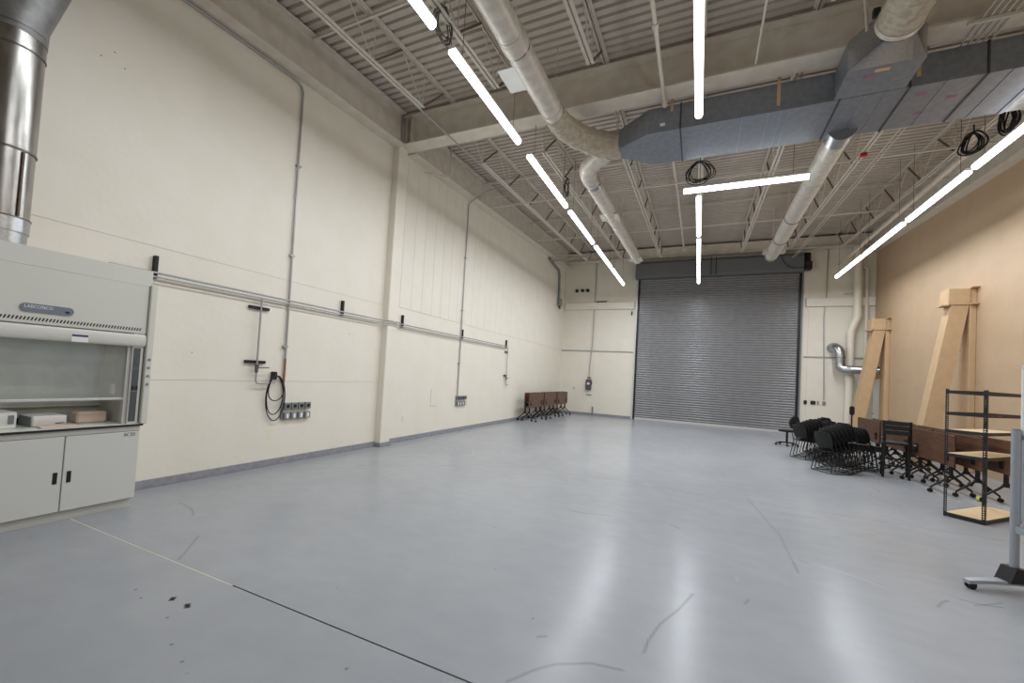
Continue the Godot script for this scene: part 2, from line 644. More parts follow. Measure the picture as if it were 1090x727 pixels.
func tube_lights() -> void:
	# along each row, counted from the rolling door
	var nth := ["closest to the rolling door", "second from the rolling door", "third from the rolling door", "fourth from the rolling door", "fifth from the rolling door", "sixth from the rolling door"]
	var k := 0
	for z in [[-15.17, -17.63], [-12.46, -14.9], [-9.67, -12.1], [-6.97, -9.33], [-4.31, -6.47], [-1.5, -3.89]]:
		hang_light(Vector3(-3.04, LY, (z[0] + z[1]) / 2), z[0] - z[1], 0, "white tube light in the row along the left wall, " + nth[k], "tube lights along the left wall")
		k += 1
	k = 0
	for z in [[-15.27, -17.8], [-12.58, -14.97], [-9.71, -12.17], [-4.56, -6.69], [-0.1, -2.4]]:
		hang_light(Vector3(-0.15, LY, (z[0] + z[1]) / 2), z[0] - z[1], 0, "white tube light in the middle row, " + nth[k], "tube lights over the middle")
		k += 1
	hang_light(Vector3(0.66, LY, -9.31), 2.2, PI / 2, "white tube light turned crosswise beyond the grey duct", "")
	k = 0
	for z in [[-15.19, -17.72], [-12.52, -14.99], [-9.94, -12.29], [-7.35, -9.73], [-2.7, -5.1], [-0.1, -2.4]]:
		hang_light(Vector3(4.26, LY, (z[0] + z[1]) / 2), z[0] - z[1], 0, "white tube light in the row along the tan wall, " + nth[k], "tube lights along the tan wall")
		k += 1


# ------------------------------------------------------------------ room shell
func shell() -> void:
	# floor in slabs with real joints: an open one near the camera, a painted-over one below the main beam
	var fl := struct_node("floor")
	var jz := -2.02
	var st := g()
	bx(st, Vector3(WL - 0.2, -0.25, ZB + 0.2), Vector3(WR + 0.2, 0, jz + 0.006))
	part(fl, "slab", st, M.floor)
	st = g()
	bx(st, Vector3(WL - 0.2, -0.25, jz - 0.006), Vector3(WR + 0.2, 0, -7.122))
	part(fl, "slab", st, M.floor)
	st = g()
	bx(st, Vector3(WL - 0.2, -0.25, -7.128), Vector3(WR + 0.2, 0, ZE - 0.6))
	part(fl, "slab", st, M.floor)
	st = g()
	bx(st, Vector3(WL - 0.2, -0.25, jz - 0.0055), Vector3(-3.06, -0.001, jz + 0.0055))
	part(fl, "joint_filler", st, M.putty, "pale filler in the floor joint")
	st = g()
	bx(st, Vector3(-3.06, -0.25, jz - 0.0055), Vector3(WR + 0.2, -0.02, jz + 0.0055))
	part(fl, "joint_bottom", st, M.dark)

	# left wall: long smooth panels low down, ribbed liner panels above them past the column
	var wl := struct_node("wall_left")
	st = g()
	bx(st, Vector3(WL - 0.3, -0.25, ZB + 0.2), Vector3(WL - 0.012, 7.9, ZE - 0.3))
	part(wl, "backing", st, M.wall)
	for y in [[0.0, 1.345], [1.349, 2.998], [3.002, 7.6]]:
		st = g()
		bx(st, Vector3(WL - 0.02, y[0], ZB), Vector3(WL, y[1], -7.0))
		part(wl, "panel", st, M.wall)
	st = g()
	bx(st, Vector3(WL - 0.02, 0, -7.0), Vector3(WL, 3.04, ZE))
	part(wl, "panel", st, M.wall)
	var z := -7.0
	var liner := g()
	cbx(liner, Vector3(-0.03, 3.046, 0.0), Vector3(0.0, 7.7, -0.398), 0.006)
	var mesh := liner.commit()
	while z > ZE:
		var o := MeshInstance3D.new()
		o.mesh = mesh
		o.material_override = M.wall
		o.position = Vector3(WL, 0, z)
		o.name = numbered(wl, "liner_panel")
		wl.add_child(o)
		z -= 0.402

	for p in [Vector2(4.95, -2.15), Vector2(4.95, -2.36), Vector2(5.07, -2.26), Vector2(2.28, -6.0), Vector2(1.72, -3.3)]:
		st = g()
		tube(st, [Vector3(WL, p.x, p.y), Vector3(WL + 0.002, p.x, p.y)], 0.007, 8)
		part(wl, "anchor_hole", st, M.dark)
	for p in [[0.545, 0.575, -4.42, -4.58], [0.40, 0.52, -4.47, -4.51]]:
		st = g()
		bx(st, Vector3(WL, p[0], p[2]), Vector3(WL + 0.001, p[1], p[3]))
		part(wl, "paint_stain", st, M.yellow_stain, "faint yellow stain")

	# right wall, one tan plane with a white door near the far corner
	var wr := struct_node("wall_right")
	st = g()
	bx(st, Vector3(WR, -0.25, ZB + 0.2), Vector3(WR + 0.3, 7.9, ZE - 0.3))
	part(wr, "panel", st, M.tan_wall)

	# far wall round the rolling door opening
	var wf := struct_node("wall_far")
	var xl := -2.66
	var xr := 3.56
	for p in [[WL, -4.602, 0.0, 8.2], [-4.598, xl, 0.0, 8.2], [xr, 3.848, 0.0, 8.2], [3.852, WR, 0.0, 8.2], [xl, xr, 6.45, 8.2]]:
		st = g()
		bx(st, Vector3(p[0], p[2], ZE - 0.2), Vector3(p[1], p[3], ZE))
		part(wf, "panel", st, M.wall)
	st = g()
	bx(st, Vector3(WL - 0.2, -0.25, ZE - 0.5), Vector3(WR + 0.2, 8.2, ZE - 0.2))
	part(wf, "backing", st, M.wall)

	var wb := g()
	bx(wb, Vector3(WL - 0.2, -0.25, ZB), Vector3(WR + 0.2, 7.9, ZB + 0.3))
	struct("wall_near", wb, M.wall)

	# baseboards
	st = g()
	cbx(st, Vector3(WL, 0, -2.3), Vector3(WL + 0.018, 0.105, -6.88), 0.004)
	cbx(st, Vector3(WL, 0, -7.22), Vector3(WL + 0.018, 0.105, ZE), 0.004)
	struct("baseboard_left", st, M.baseboard)
	st = g()
	cbx(st, Vector3(WL + 0.02, 0, ZE), Vector3(-2.78, 0.105, ZE + 0.018), 0.004)
	cbx(st, Vector3(3.72, 0, ZE), Vector3(WR, 0.105, ZE + 0.018), 0.004)
	struct("baseboard_far", st, M.baseboard)
	st = g()
	cbx(st, Vector3(WR - 0.018, 0, -14), Vector3(WR, 0.105, -18.4), 0.004)
	struct("baseboard_right", st, M.baseboard)

	# corrugated roof deck, flutes across the room, rising towards the rolling door
	st = g()
	var per := 0.16
	z = ZB + 0.2
	var prof := [[0.0, 0.0], [0.095, 0.0], [0.108, 0.045], [0.147, 0.045], [0.16, 0.0]]
	while z > ZE - 0.3:
		for k in 4:
			var a: Array = prof[k]
			var b: Array = prof[k + 1]
			var z1: float = z - a[0]
			var z2: float = z - b[0]
			var y1: float = roof(z1) + a[1]
			var y2: float = roof(z2) + b[1]
			quad(st, Vector3(WL - 0.2, y1, z1), Vector3(WL - 0.2, y2, z2), Vector3(WR + 0.2, y2, z2), Vector3(WR + 0.2, y1, z1))
		z -= per
	var ce := struct_node("ceiling")
	part(ce, "deck", st, M.deck)
	st = g()
	bar(st, Vector3(0, roof(ZB + 0.3) + 0.12, ZB + 0.3), Vector3(0, roof(ZE - 0.5) + 0.12, ZE - 0.5), 13.0, 0.12)
	part(ce, "roof_slab", st, M.deck)


# I-shaped beam between two points (the middle of its underside), w flange width, h depth
func ibeam(st: SurfaceTool, p: Vector3, q: Vector3, w: float, h: float, tf := 0.03, tw := 0.02) -> void:
	var up := Vector3.UP
	bar(st, p + up * tf / 2, q + up * tf / 2, w, tf)
	bar(st, p + up * (h - tf / 2), q + up * (h - tf / 2), w, tf)
	bar(st, p + up * h / 2, q + up * h / 2, tw, h - 2 * tf)


func roof_steel() -> void:
	# main beam across the room on a boxed column
	var o := thing("main_beam", "deep cream steel beam crossing the room above the column", "beam")
	var st := g()
	bar(st, Vector3(-6.15, 6.515, -7.125), Vector3(WR, 6.515, -7.125), 0.35, 0.03)
	part(o, "lower_flange", st, M.beam)
	st = g()
	bar(st, Vector3(-6.15, 6.825, -7.125), Vector3(WR, 6.825, -7.125), 0.02, 0.59)
	part(o, "web", st, M.beam)
	st = g()
	bar(st, Vector3(-6.15, 7.135, -7.125), Vector3(WR, 7.135, -7.125), 0.35, 0.03)
	part(o, "upper_flange", st, M.beam)
	for x in [-6.0, -5.85]:
		st = g()
		bx(st, Vector3(x, 6.53, -6.97), Vector3(x + 0.015, 7.12, -7.115))
		part(o, "stiffener", st, M.beam)
	o = thing("column", "cream column on the left wall carrying the main beam", "column")
	st = g()
	cbx(st, Vector3(WL - 0.02, 0.0, -6.89), Vector3(-6.05, 6.498, -7.19), 0.012)
	part(o, "casing", st, M.wall)
	st = g()
	cbx(st, Vector3(WL - 0.02, 0.0, -6.872), Vector3(-6.032, 0.085, -7.208), 0.004)
	part(o, "baseboard_wrap", st, M.baseboard)

	# eave beams along both long walls, in two bays
	for s in [[WL + 0.14, "cream eave beam on top of the wall with the air line"], [WR - 0.14, "cream eave beam along the top of the tan wall"]]:
		for b in [[ZB, -6.9, " behind the main beam, on the fume hood's side"], [-7.31, ZE, " between main beam and rolling door wall"]]:
			st = g()
			var y0: float = 6.45 - 0.05 * (b[0] + 7.0)
			var y1: float = 6.45 - 0.05 * (b[1] + 7.0)
			ibeam(st, Vector3(s[0], y0, b[0]), Vector3(s[0], y1, b[1]), 0.27, 0.72)
			solo("eave_beam", st, M.beam, s[1] + b[2].replace(" behind the main beam, on the fume hood's side", ", bay of the fume hood"), "beam")
	# beam on the far wall
	st = g()
	ibeam(st, Vector3(WL, 7.28, -19.38), Vector3(WR, 7.28, -19.38), 0.3, 0.42)
	solo("end_beam", st, M.beam, "shallow cream beam under the roof along the rolling door wall", "beam")

	# open-web joists
	var xs := [-4.8, -3.27, -1.68, -0.15, 1.36, 2.93, 4.6]
	var by := ["above the shiny conduit", "over the left row of lights", "between left round duct and middle lights", "right above the middle row of lights", "left of the right-hand round duct", "beside the bundle of five conduits", "above the light row of the tan wall"]
	for bay in [[ZB, -7.0, 2.8, -6.0], [-7.25, -19.4, -8.3, -18.4]]:
		for x in xs:
			var near: bool = bay[0] > 0
			var j := thing("roof_joist", ("cream roof joist of the fume hood bay, " if near else "cream roof joist of the rolling door bay, ") + by[xs.find(x)], "joist", Vector3.ZERO, 0, "joists of the fume hood bay" if near else "joists of the rolling door bay")
			st = g()
			for s in [-1, 1]:
				bar(st, Vector3(x + s * 0.038, roof(bay[0]) - 0.012, bay[0]), Vector3(x + s * 0.038, roof(bay[1]) - 0.012, bay[1]), 0.05, 0.012)
				bar(st, Vector3(x + s * 0.017, roof(bay[0]) - 0.04, bay[0]), Vector3(x + s * 0.017, roof(bay[1]) - 0.04, bay[1]), 0.008, 0.05)
			part(j, "top_chord", st, M.steel)
			st = g()
			for s in [-1, 1]:
				bar(st, Vector3(x + s * 0.036, roof(bay[2]) - 0.70, bay[2]), Vector3(x + s * 0.036, roof(bay[3]) - 0.70, bay[3]), 0.045, 0.01)
				bar(st, Vector3(x + s * 0.016, roof(bay[2]) - 0.675, bay[2]), Vector3(x + s * 0.016, roof(bay[3]) - 0.675, bay[3]), 0.008, 0.045)
			part(j, "bottom_chord", st, M.steel)
			var n := 7
			for k in n + 1:
				var zb: float = lerpf(bay[2], bay[3], float(k) / n)
				var lo := Vector3(x, roof(zb) - 0.68, zb)
				var half: float = (bay[2] - bay[3]) / n / 2
				for s in [-1.0, 1.0]:
					var zt: float = clampf(zb + s * half, bay[1] + 0.12, bay[0])
					st = g()
					tube(st, [lo, Vector3(x, roof(zt) - 0.05, zt)], 0.021 if s < 0 else 0.011, 6)
					part(j, "web_bar", st, M.bar_brown if s < 0 else M.steel)
				st = g()
				tube(st, [lo, Vector3(x, roof(zb) - 0.05, zb)], 0.009, 6)
				part(j, "web_bar", st, M.steel)
	# bridging rods tying the joists together
	for b in [[-4.6, 0.07, "under the deck in the fume hood bay"], [-10.9, 0.68, "at the joists' lower chords next to the crosswise light"], [-10.6, 0.07, "under the deck next to the crosswise light"], [-14.6, 0.69, "at the joists' lower chords close to the rolling door"], [-14.3, 0.07, "under the deck close to the rolling door"]]:
		st = g()
		var y: float = roof(b[0]) - b[1] - 0.02
		bar(st, Vector3(-6.0, y, b[0]), Vector3(5.75, y, b[0]), 0.035, 0.035)
		solo("bridging_rod", st, M.steel, "thin cream bridging angle " + b[2], "bridging", "bridging across the joists")


# ------------------------------------------------------------------ rolling door
func rolling_door() -> void:
	var d := struct_node("door_1")
	var st := g()
	var zf := ZE + 0.05
	var n := 62
	var pitch := 6.3 / n
	# interlocking slats: each a shallow arch with a crease below
	var prof := [[0.0, 0.0], [0.018, 0.012], [0.045, 0.02], [0.07, 0.019], [0.09, 0.01], [0.1016, 0.0]]
	for i in n:
		var y := 0.09 + i * pitch
		for k in prof.size() - 1:
			var a: Array = prof[k]
			var b: Array = prof[k + 1]
			quad(st, Vector3(-2.62, y + a[0], zf + a[1]), Vector3(3.52, y + a[0], zf + a[1]), Vector3(3.52, y + b[0], zf + b[1]), Vector3(-2.62, y + b[0], zf + b[1]))
	bx(st, Vector3(-2.62, 0.05, zf - 0.03), Vector3(3.52, 6.4, zf - 0.005))
	var c := part(d, "slat_curtain", st, M.door, "dark grey interlocking slats")
	c.set_meta("kind", "stuff")
	st = g()
	cbx(st, Vector3(-2.62, 0.0, zf - 0.03), Vector3(3.52, 0.095, zf + 0.04), 0.006)
	part(d, "bottom_bar", st, M.alu, "pale bottom bar")
	for x in [[-2.72, -2.60, M.alu], [3.5, 3.62, M.grey]]:
		st = g()
		bx(st, Vector3(x[0], 0, ZE), Vector3(x[1], 6.42, ZE + 0.03))
		bx(st, Vector3(x[0] if x[0] > 0 else x[1] - 0.02, 0, ZE + 0.03), Vector3(x[0] + 0.02 if x[0] > 0 else x[1], 6.42, ZE + 0.13))
		part(d, "guide", st, M.dark)
		st = g()
		bx(st, Vector3(x[0] - 0.03 if x[0] < 0 else x[1] - 0.03, 0, ZE), Vector3(x[0] + 0.03 if x[0] < 0 else x[1] + 0.03, 6.5, ZE + 0.05))
		part(d, "guide_angle", st, x[2])
	# hood over the coil, with a bent front
	st = g()
	var poly := PackedVector2Array([Vector2(0, 6.36), Vector2(0.42, 6.36), Vector2(0.5, 6.42), Vector2(0.5, 6.98), Vector2(0.38, 7.1), Vector2(0, 7.1)])
	extrude(st, poly, 6.34, Transform3D(Basis(Vector3(0, 0, 1), Vector3(0, 1, 0), Vector3(1, 0, 0)), Vector3(-2.78, 0, ZE)))
	part(d, "hood", st, M.door_hood)
	for x in [0.28, 0.47]:
		st = g()
		bx(st, Vector3(x, 6.36, ZE + 0.5), Vector3(x + 0.03, 7.1, ZE + 0.515))
		part(d, "hood_strap", st, M.dark)
	# motor at the right end of the hood
	st = g()
	cbx(st, Vector3(3.6, 6.45, ZE + 0.05), Vector3(3.86, 6.78, ZE + 0.35), 0.02)
	part(d, "motor_gearbox", st, M.dark)
	st = g()
	tube(st, [Vector3(3.7, 6.76, ZE + 0.2), Vector3(3.7, 7.12, ZE + 0.2)], 0.13, 16)
	part(d, "motor", st, M.black)
	st = g()
	tube(st, curve([Vector3(3.6, 6.5, ZE + 0.55), Vector3(3.2, 6.48, ZE + 0.56), Vector3(2.9, 6.7, ZE + 0.55), Vector3(2.8, 7.0, ZE + 0.53)]), 0.012, 6)
	part(d, "motor_cable", st, M.cable)


# ------------------------------------------------------------------ air ducts
func ring(par: Node, p: Vector3, dir: Vector3, r: float, w: float, m: Material, called := "band") -> void:
	var st := g()
	tube(st, [p - dir * w / 2, p + dir * w / 2], r, 24)
	part(par, called, st, m)


func ducts() -> void:
	# rectangular grey duct across the room just beyond the main beam
	var o := thing("rectangular_duct", "big blue-grey sheet metal duct crossing the room beyond the main beam", "duct")
	var y0 := 6.02
	var y1 := 6.46
	var z0 := -7.4
	var z1 := -8.5
	var cuts := [-0.98, -0.45, 1.75, 2.55, 3.35, 3.98, 4.55, WR]
	var tone := [M.duct_grey, M.duct_grey, M.duct_grey, M.duct_grey, M.duct_grey, M.duct_sheen, M.duct_sheen]
	for i in cuts.size() - 1:
		var st := g()
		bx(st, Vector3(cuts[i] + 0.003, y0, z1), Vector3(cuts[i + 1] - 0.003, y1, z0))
		part(o, "duct_section", st, tone[i], "duct section coloured paler for the light it reflects" if i >= 5 else "")
		st = g()
		var x: float = cuts[i]
		if i > 0:
			var w := 0.012 if i < 5 else 0.03
			bx(st, Vector3(x - w, y0 - 0.012, z1 - 0.012), Vector3(x + w, y1 + 0.012, z0 + 0.012))
			part(o, "joint_flange", st, M.seam if i != 5 else M.duct_grey)
	for x in [0.48, 0.85, 1.02, 1.12, 2.05, 2.3, 2.95, 3.6]:
		var st := g()
		bx(st, Vector3(x - 0.006, y0 - 0.008, z1), Vector3(x + 0.006, y0, z0))
		part(o, "bottom_seam", st, M.seam_light)
	# square-to-round piece at its left end
	var st := g()
	var sq := []
	var rd := []
	var c := Vector3(-1.56, 6.24, -7.95)
	for k in 32:
		var a := TAU * k / 32.0
		rd.append(c + Vector3(0, sin(a), cos(a)) * 0.25)
		var u := Vector2(cos(a), sin(a))
		var f := 1.0 / maxf(absf(u.x) , absf(u.y))
		sq.append(Vector3(-0.977, 6.24 + u.y * f * 0.22, -7.95 + u.x * f * 0.55))
	for k in 32:
		quad(st, rd[k], sq[k], sq[(k + 1) % 32], rd[(k + 1) % 32])
	part(o, "square_to_round", st, M.duct_grey)
	st = g()
	bx(st, Vector3(-0.78, 6.12, z0), Vector3(-0.70, 6.17, z0 + 0.004))
	part(o, "sticker", st, M.white)
	for s in [[0.95, 6.1], [2.62, 6.15], [-0.62, 6.35]]:
		st = g()
		bx(st, Vector3(s[0], s[1], z0), Vector3(s[0] + 0.045, 6.6, z0 + 0.006))
		part(o, "hanger_strap", st, M.tape)
	# collar and round-to-square piece where the right round duct enters
	st = g()
	bx(st, Vector3(1.68, y0, -7.39), Vector3(2.5, 6.44, -6.78))
	part(o, "collar_box", st, M.duct_grey)
	st = g()
	sq = []
	rd = []
	for k in 32:
		var a := TAU * k / 32.0
		var u := Vector2(cos(a), sin(a))
		var f := 1.0 / maxf(absf(u.x), absf(u.y))
		rd.append(Vector3(2.06 + u.x * 0.24, 6.22 + u.y * 0.24, -6.32))
		sq.append(Vector3(2.09 + u.x * f * 0.41, 6.23 + u.y * f * 0.21, -6.78))
	for k in 32:
		quad(st, rd[(k + 1) % 32], sq[(k + 1) % 32], sq[k], rd[k])
	part(o, "round_to_square", st, M.galv)
	for s in [[2.0, 6.25, -6.776, M.tape, 0.16], [1.9, 6.08, -6.776, M.tape_pink, 0.14]]:
		st = g()
		bx(st, Vector3(s[0], y0 - 0.004, -7.0 if s[3] == M.tape_pink else -6.9), Vector3(s[0] + s[4], y0, -6.93 if s[3] == M.tape_pink else -6.84))
		part(o, "tape_strip", st, s[3])
	for s in [[2.7, -7.6], [3.1, -7.8], [2.85, -8.1]]:
		st = g()
		bx(st, Vector3(s[0], y0 - 0.003, s[1]), Vector3(s[0] + 0.12, y0, s[1] - 0.07))
		part(o, "tape_strip", st, M.tape_pink)

	# near left round duct and the canvas-covered elbow into the grey duct
	o = thing("round_duct", "off-white round duct along the joists with wide canvas elbow into the grey duct", "duct")
	st = g()
	var a0 := Vector3(-2.4, 5.95, 3.9)
	var a1 := Vector3(-2.4, 6.1, -6.45)
	tube(st, [a0, a1], 0.175, 28)
	part(o, "pipe", st, M.duct_paint)
	for z in [-1.9, -4.66, -4.9, -6.3]:
		ring(o, a0.lerp(a1, (3.9 - z) / 10.35), Vector3(0, 0, 1), 0.183, 0.05 if z != -4.9 else 0.03, M.duct_paint if z != -4.9 else M.shiny)
	ring(o, a0.lerp(a1, (3.9 + 4.78) / 10.35), Vector3(0, 0, 1), 0.187, 0.2, M.duct_paint, "coupling")
	st = g()
	var path := curve([Vector3(-2.4, 6.1, -6.42), Vector3(-2.37, 6.11, -6.75), Vector3(-2.24, 6.14, -7.2), Vector3(-2.0, 6.18, -7.62), Vector3(-1.75, 6.22, -7.88), Vector3(-1.55, 6.24, -7.95)], 5)
	var rr := []
	for i in path.size():
		rr.append(lerpf(0.185, 0.255, float(i) / (path.size() - 1)) + 0.008 * sin(i * 1.9))
	tube(st, path, rr, 28)
	part(o, "canvas_elbow", st, M.canvas, "wrinkled beige canvas elbow")
	st = g()
	bx(st, Vector3(-2.88, 6.11, -5.25), Vector3(-2.4, 6.125, -5.75))
	part(o, "access_plate", st, M.white, "white square plate")
	for z in [-4.72, -6.35]:
		st = g()
		tube(st, [Vector3(-2.36, 6.26, z), Vector3(-2.36, roof(z), z)], 0.008, 5)
		part(o, "hanger_rod", st, M.steel)

	# far left round duct
	o = thing("round_duct", "off-white round duct running from the canvas elbow to the rolling door wall", "duct")
	var b0 := Vector3(-2.36, 6.09, -8.75)
	var b1 := Vector3(-2.36, 6.47, -16.6)
	st = g()
	tube(st, [b0, b1], 0.17, 28)
	part(o, "pipe", st, M.duct_paint)
	st = g()
	tube(st, curve([Vector3(-1.8, 6.14, -7.95), Vector3(-2.1, 6.08, -8.15), Vector3(-2.3, 6.07, -8.4), Vector3(-2.36, 6.09, -8.8)], 5), 0.18, 28)
	part(o, "elbow", st, M.duct_paint)
	for z in [-8.9, -11.9, -14.4, -16.4]:
		ring(o, b0.lerp(b1, (-8.75 - z) / 7.85), Vector3(0, 0, 1), 0.18, 0.04, M.duct_paint)
	ring(o, b0.lerp(b1, 0.045), Vector3(0, 0, 1), 0.184, 0.1, M.galv, "metal_band")
	for z in [-10.9, -15.9]:
		st = g()
		var yz: float = 6.09 + (-8.75 - z) * 0.048
		bx(st, Vector3(-2.6, yz - 0.12, z), Vector3(-2.12, yz - 0.06, z - 0.45))
		part(o, "outlet_plate", st, M.duct_paint)
	for z in [-10.0, -13.0, -15.8]:
		st = g()
		tube(st, [Vector3(-2.36, 6.2, z), Vector3(-2.36, roof(z), z)], 0.008, 5)
		part(o, "hanger_rod", st, M.steel)

	# right round duct, both sides of the grey duct
	o = thing("round_duct", "wide beige canvas-wrapped round duct entering the grey duct through a funnel", "duct")
	st = g()
	tube(st, [Vector3(2.0, 6.2, 3.9), Vector3(2.06, 6.22, -6.3)], 0.235, 28)
	part(o, "pipe", st, M.canvas)
	ring(o, Vector3(2.06, 6.22, -6.27), Vector3(0, 0, 1), 0.245, 0.07, M.duct_paint)
	st = g()
	bx(st, Vector3(1.79, 6.32, -6.24), Vector3(1.86, 6.42, -6.3))
	part(o, "clamp", st, M.dark)
	st = g()
	tube(st, [Vector3(1.79, 6.3, -6.45), Vector3(1.74, 7.2, -6.5)], 0.018, 6)
	part(o, "hanger_strap", st, M.steel)
	o = thing("round_duct", "off-white round duct leaving the grey duct towards the door motor", "duct")
	var d0 := Vector3(2.02, 6.06, -8.3)
	var d1 := Vector3(2.02, 6.08, -15.8)
	st = g()
	tube(st, [d0, d1], 0.185, 28)
	part(o, "pipe", st, M.duct_paint)
	st = g()
	tube(st, [Vector3(2.02, 6.06, -8.3), Vector3(2.02, 6.06, -8.62)], 0.2, 28)
	part(o, "saddle", st, M.galv)
	for z in [-10.2, -12.3, -14.0, -15.7]:
		ring(o, d0.lerp(d1, (-8.3 - z) / 7.5), Vector3(0, 0, 1), 0.195, 0.03, M.wire if z < -11 else M.duct_paint)
	st = g()
	bx(st, Vector3(1.72, 6.0, -15.0), Vector3(2.32, 6.12, -15.35))
	part(o, "outlet_plate", st, M.duct_paint)
	for z in [-10.2, -13.0, -15.5]:
		st = g()
		tube(st, [Vector3(2.02, 6.2, z), Vector3(2.02, roof(z), z)], 0.008, 5)
		part(o, "hanger_rod", st, M.steel)


# ------------------------------------------------------------------ pipes under the roof
func overhead_pipes() -> void:
	# sprinkler line
	var o := thing("sprinkler_pipe", "cream sprinkler pipe running lengthwise beside the middle row of lights", "pipe")
	var st := g()
	tube(st, [Vector3(-0.71, 6.42, 3.9), Vector3(-0.71, 6.44, -7.0), Vector3(-0.71, 6.5, -7.7), Vector3(-0.72, 6.92, -12.0), Vector3(-0.74, 7.12, -17.4)], 0.03, 10)
	part(o, "pipe", st, M.steel)
	for z in [-5.6, -7.3]:
		ring(o, Vector3(-0.71, 6.44, z), Vector3(0, 0, 1), 0.045, 0.09, M.steel, "coupling")
	st = g()
	tube(st, [Vector3(-0.74, 7.12, -17.4), Vector3(-0.74, 6.98, -17.42), Vector3(-0.74, 6.96, -17.42)], [0.02, 0.02, 0.04], 10)
	part(o, "sprinkler_head", st, M.steel)
	st = g()
	tube(st, [Vector3(0.58, 6.47, 3.9), Vector3(0.6, 6.54, -6.93)], 0.016, 8)
	solo("ceiling_conduit", st, M.steel, "thin cream conduit ending on the main beam above the grey duct", "conduit")
	# bundle of conduits passing under the main beam
	for i in 5:
		st = g()
		var x := 3.08 + i * 0.075
		tube(st, [Vector3(x, 6.4, 3.9), Vector3(x, 6.485, -6.9), Vector3(x, 6.487, -8.6), Vector3(x, 6.9 if i in [1, 2] else 6.49, -19.2 if i in [1, 2] else -8.75)], 0.012, 6)
		solo("bundled_conduit", st, M.steel, "cream conduit of the bundle under the main beam, " + ["closest to the big round duct", "second from the round duct", "middle one", "second from the tan wall", "closest to the tan wall"][i], "conduit", "five conduits under the main beam")
	st = g()
	bar(st, Vector3(2.95, 6.452, -6.96), Vector3(4.4, 6.452, -6.96), 0.04, 0.04)
	solo("support_channel", st, M.steel, "cream slotted channel under the main beam holding the conduit bundle", "channel")
	# level strut above the right row of lights
	o = thing("strut_channel", "long cream strut hung level above the light row of the tan wall", "channel")
	st = g()
	bar(st, Vector3(4.7, 6.58, -11.0), Vector3(4.7, 6.58, -19.3), 0.09, 0.06)
	part(o, "rail", st, M.steel)
	for z in [-11.6, -13.2, -16.6]:
		st = g()
		tube(st, [Vector3(4.7, 6.6, z), Vector3(4.7, roof(z), z)], 0.008, 5)
		part(o, "hanger_rod", st, M.steel)
	# bright conduit under the joist nearest the left wall
	st = g()
	tube(st, [Vector3(-4.86, 6.28, 3.9), Vector3(-4.86, 6.37, -3.5), Vector3(-4.86, 6.49, -7.05), Vector3(-4.9, 7.08, -18.4)], 0.018, 8)
	solo("ceiling_conduit", st, M.conduit, "shiny conduit strapped under the joist closest to the left wall", "conduit")
	st = g()
	tube(st, bent([Vector3(-5.75, 7.26, -8.4), Vector3(-5.75, 6.42, -8.4), Vector3(-6.12, 6.36, -7.9)], 0.1), 0.02, 8)
	solo("conduit_bend", st, M.steel, "short cream bent pipe under the eave just past the column", "conduit")
	for z in [-10.3, -13.8, -17.2]:
		st = g()
		tube(st, [Vector3(-6.1, roof(z) - 0.62, z), Vector3(-4.8, roof(z) - 0.66, z - 0.05)], 0.014, 6)
		solo("eave_brace", st, M.steel, "thin cream brace from joist to left eave beam, " + {-10.3: "closest to the column", -13.8: "middle one", -17.2: "closest to the rolling door wall"}[z], "brace", "braces from joist to left eave")
	# red tag and dark clamp
	st = g()
	cbx(st, Vector3(2.88, 6.595, -10.54), Vector3(2.99, 6.668, -10.62), 0.01)
	solo("red_marker", st, M.red, "small red marker on a joist beside the duct towards the motor", "marker")


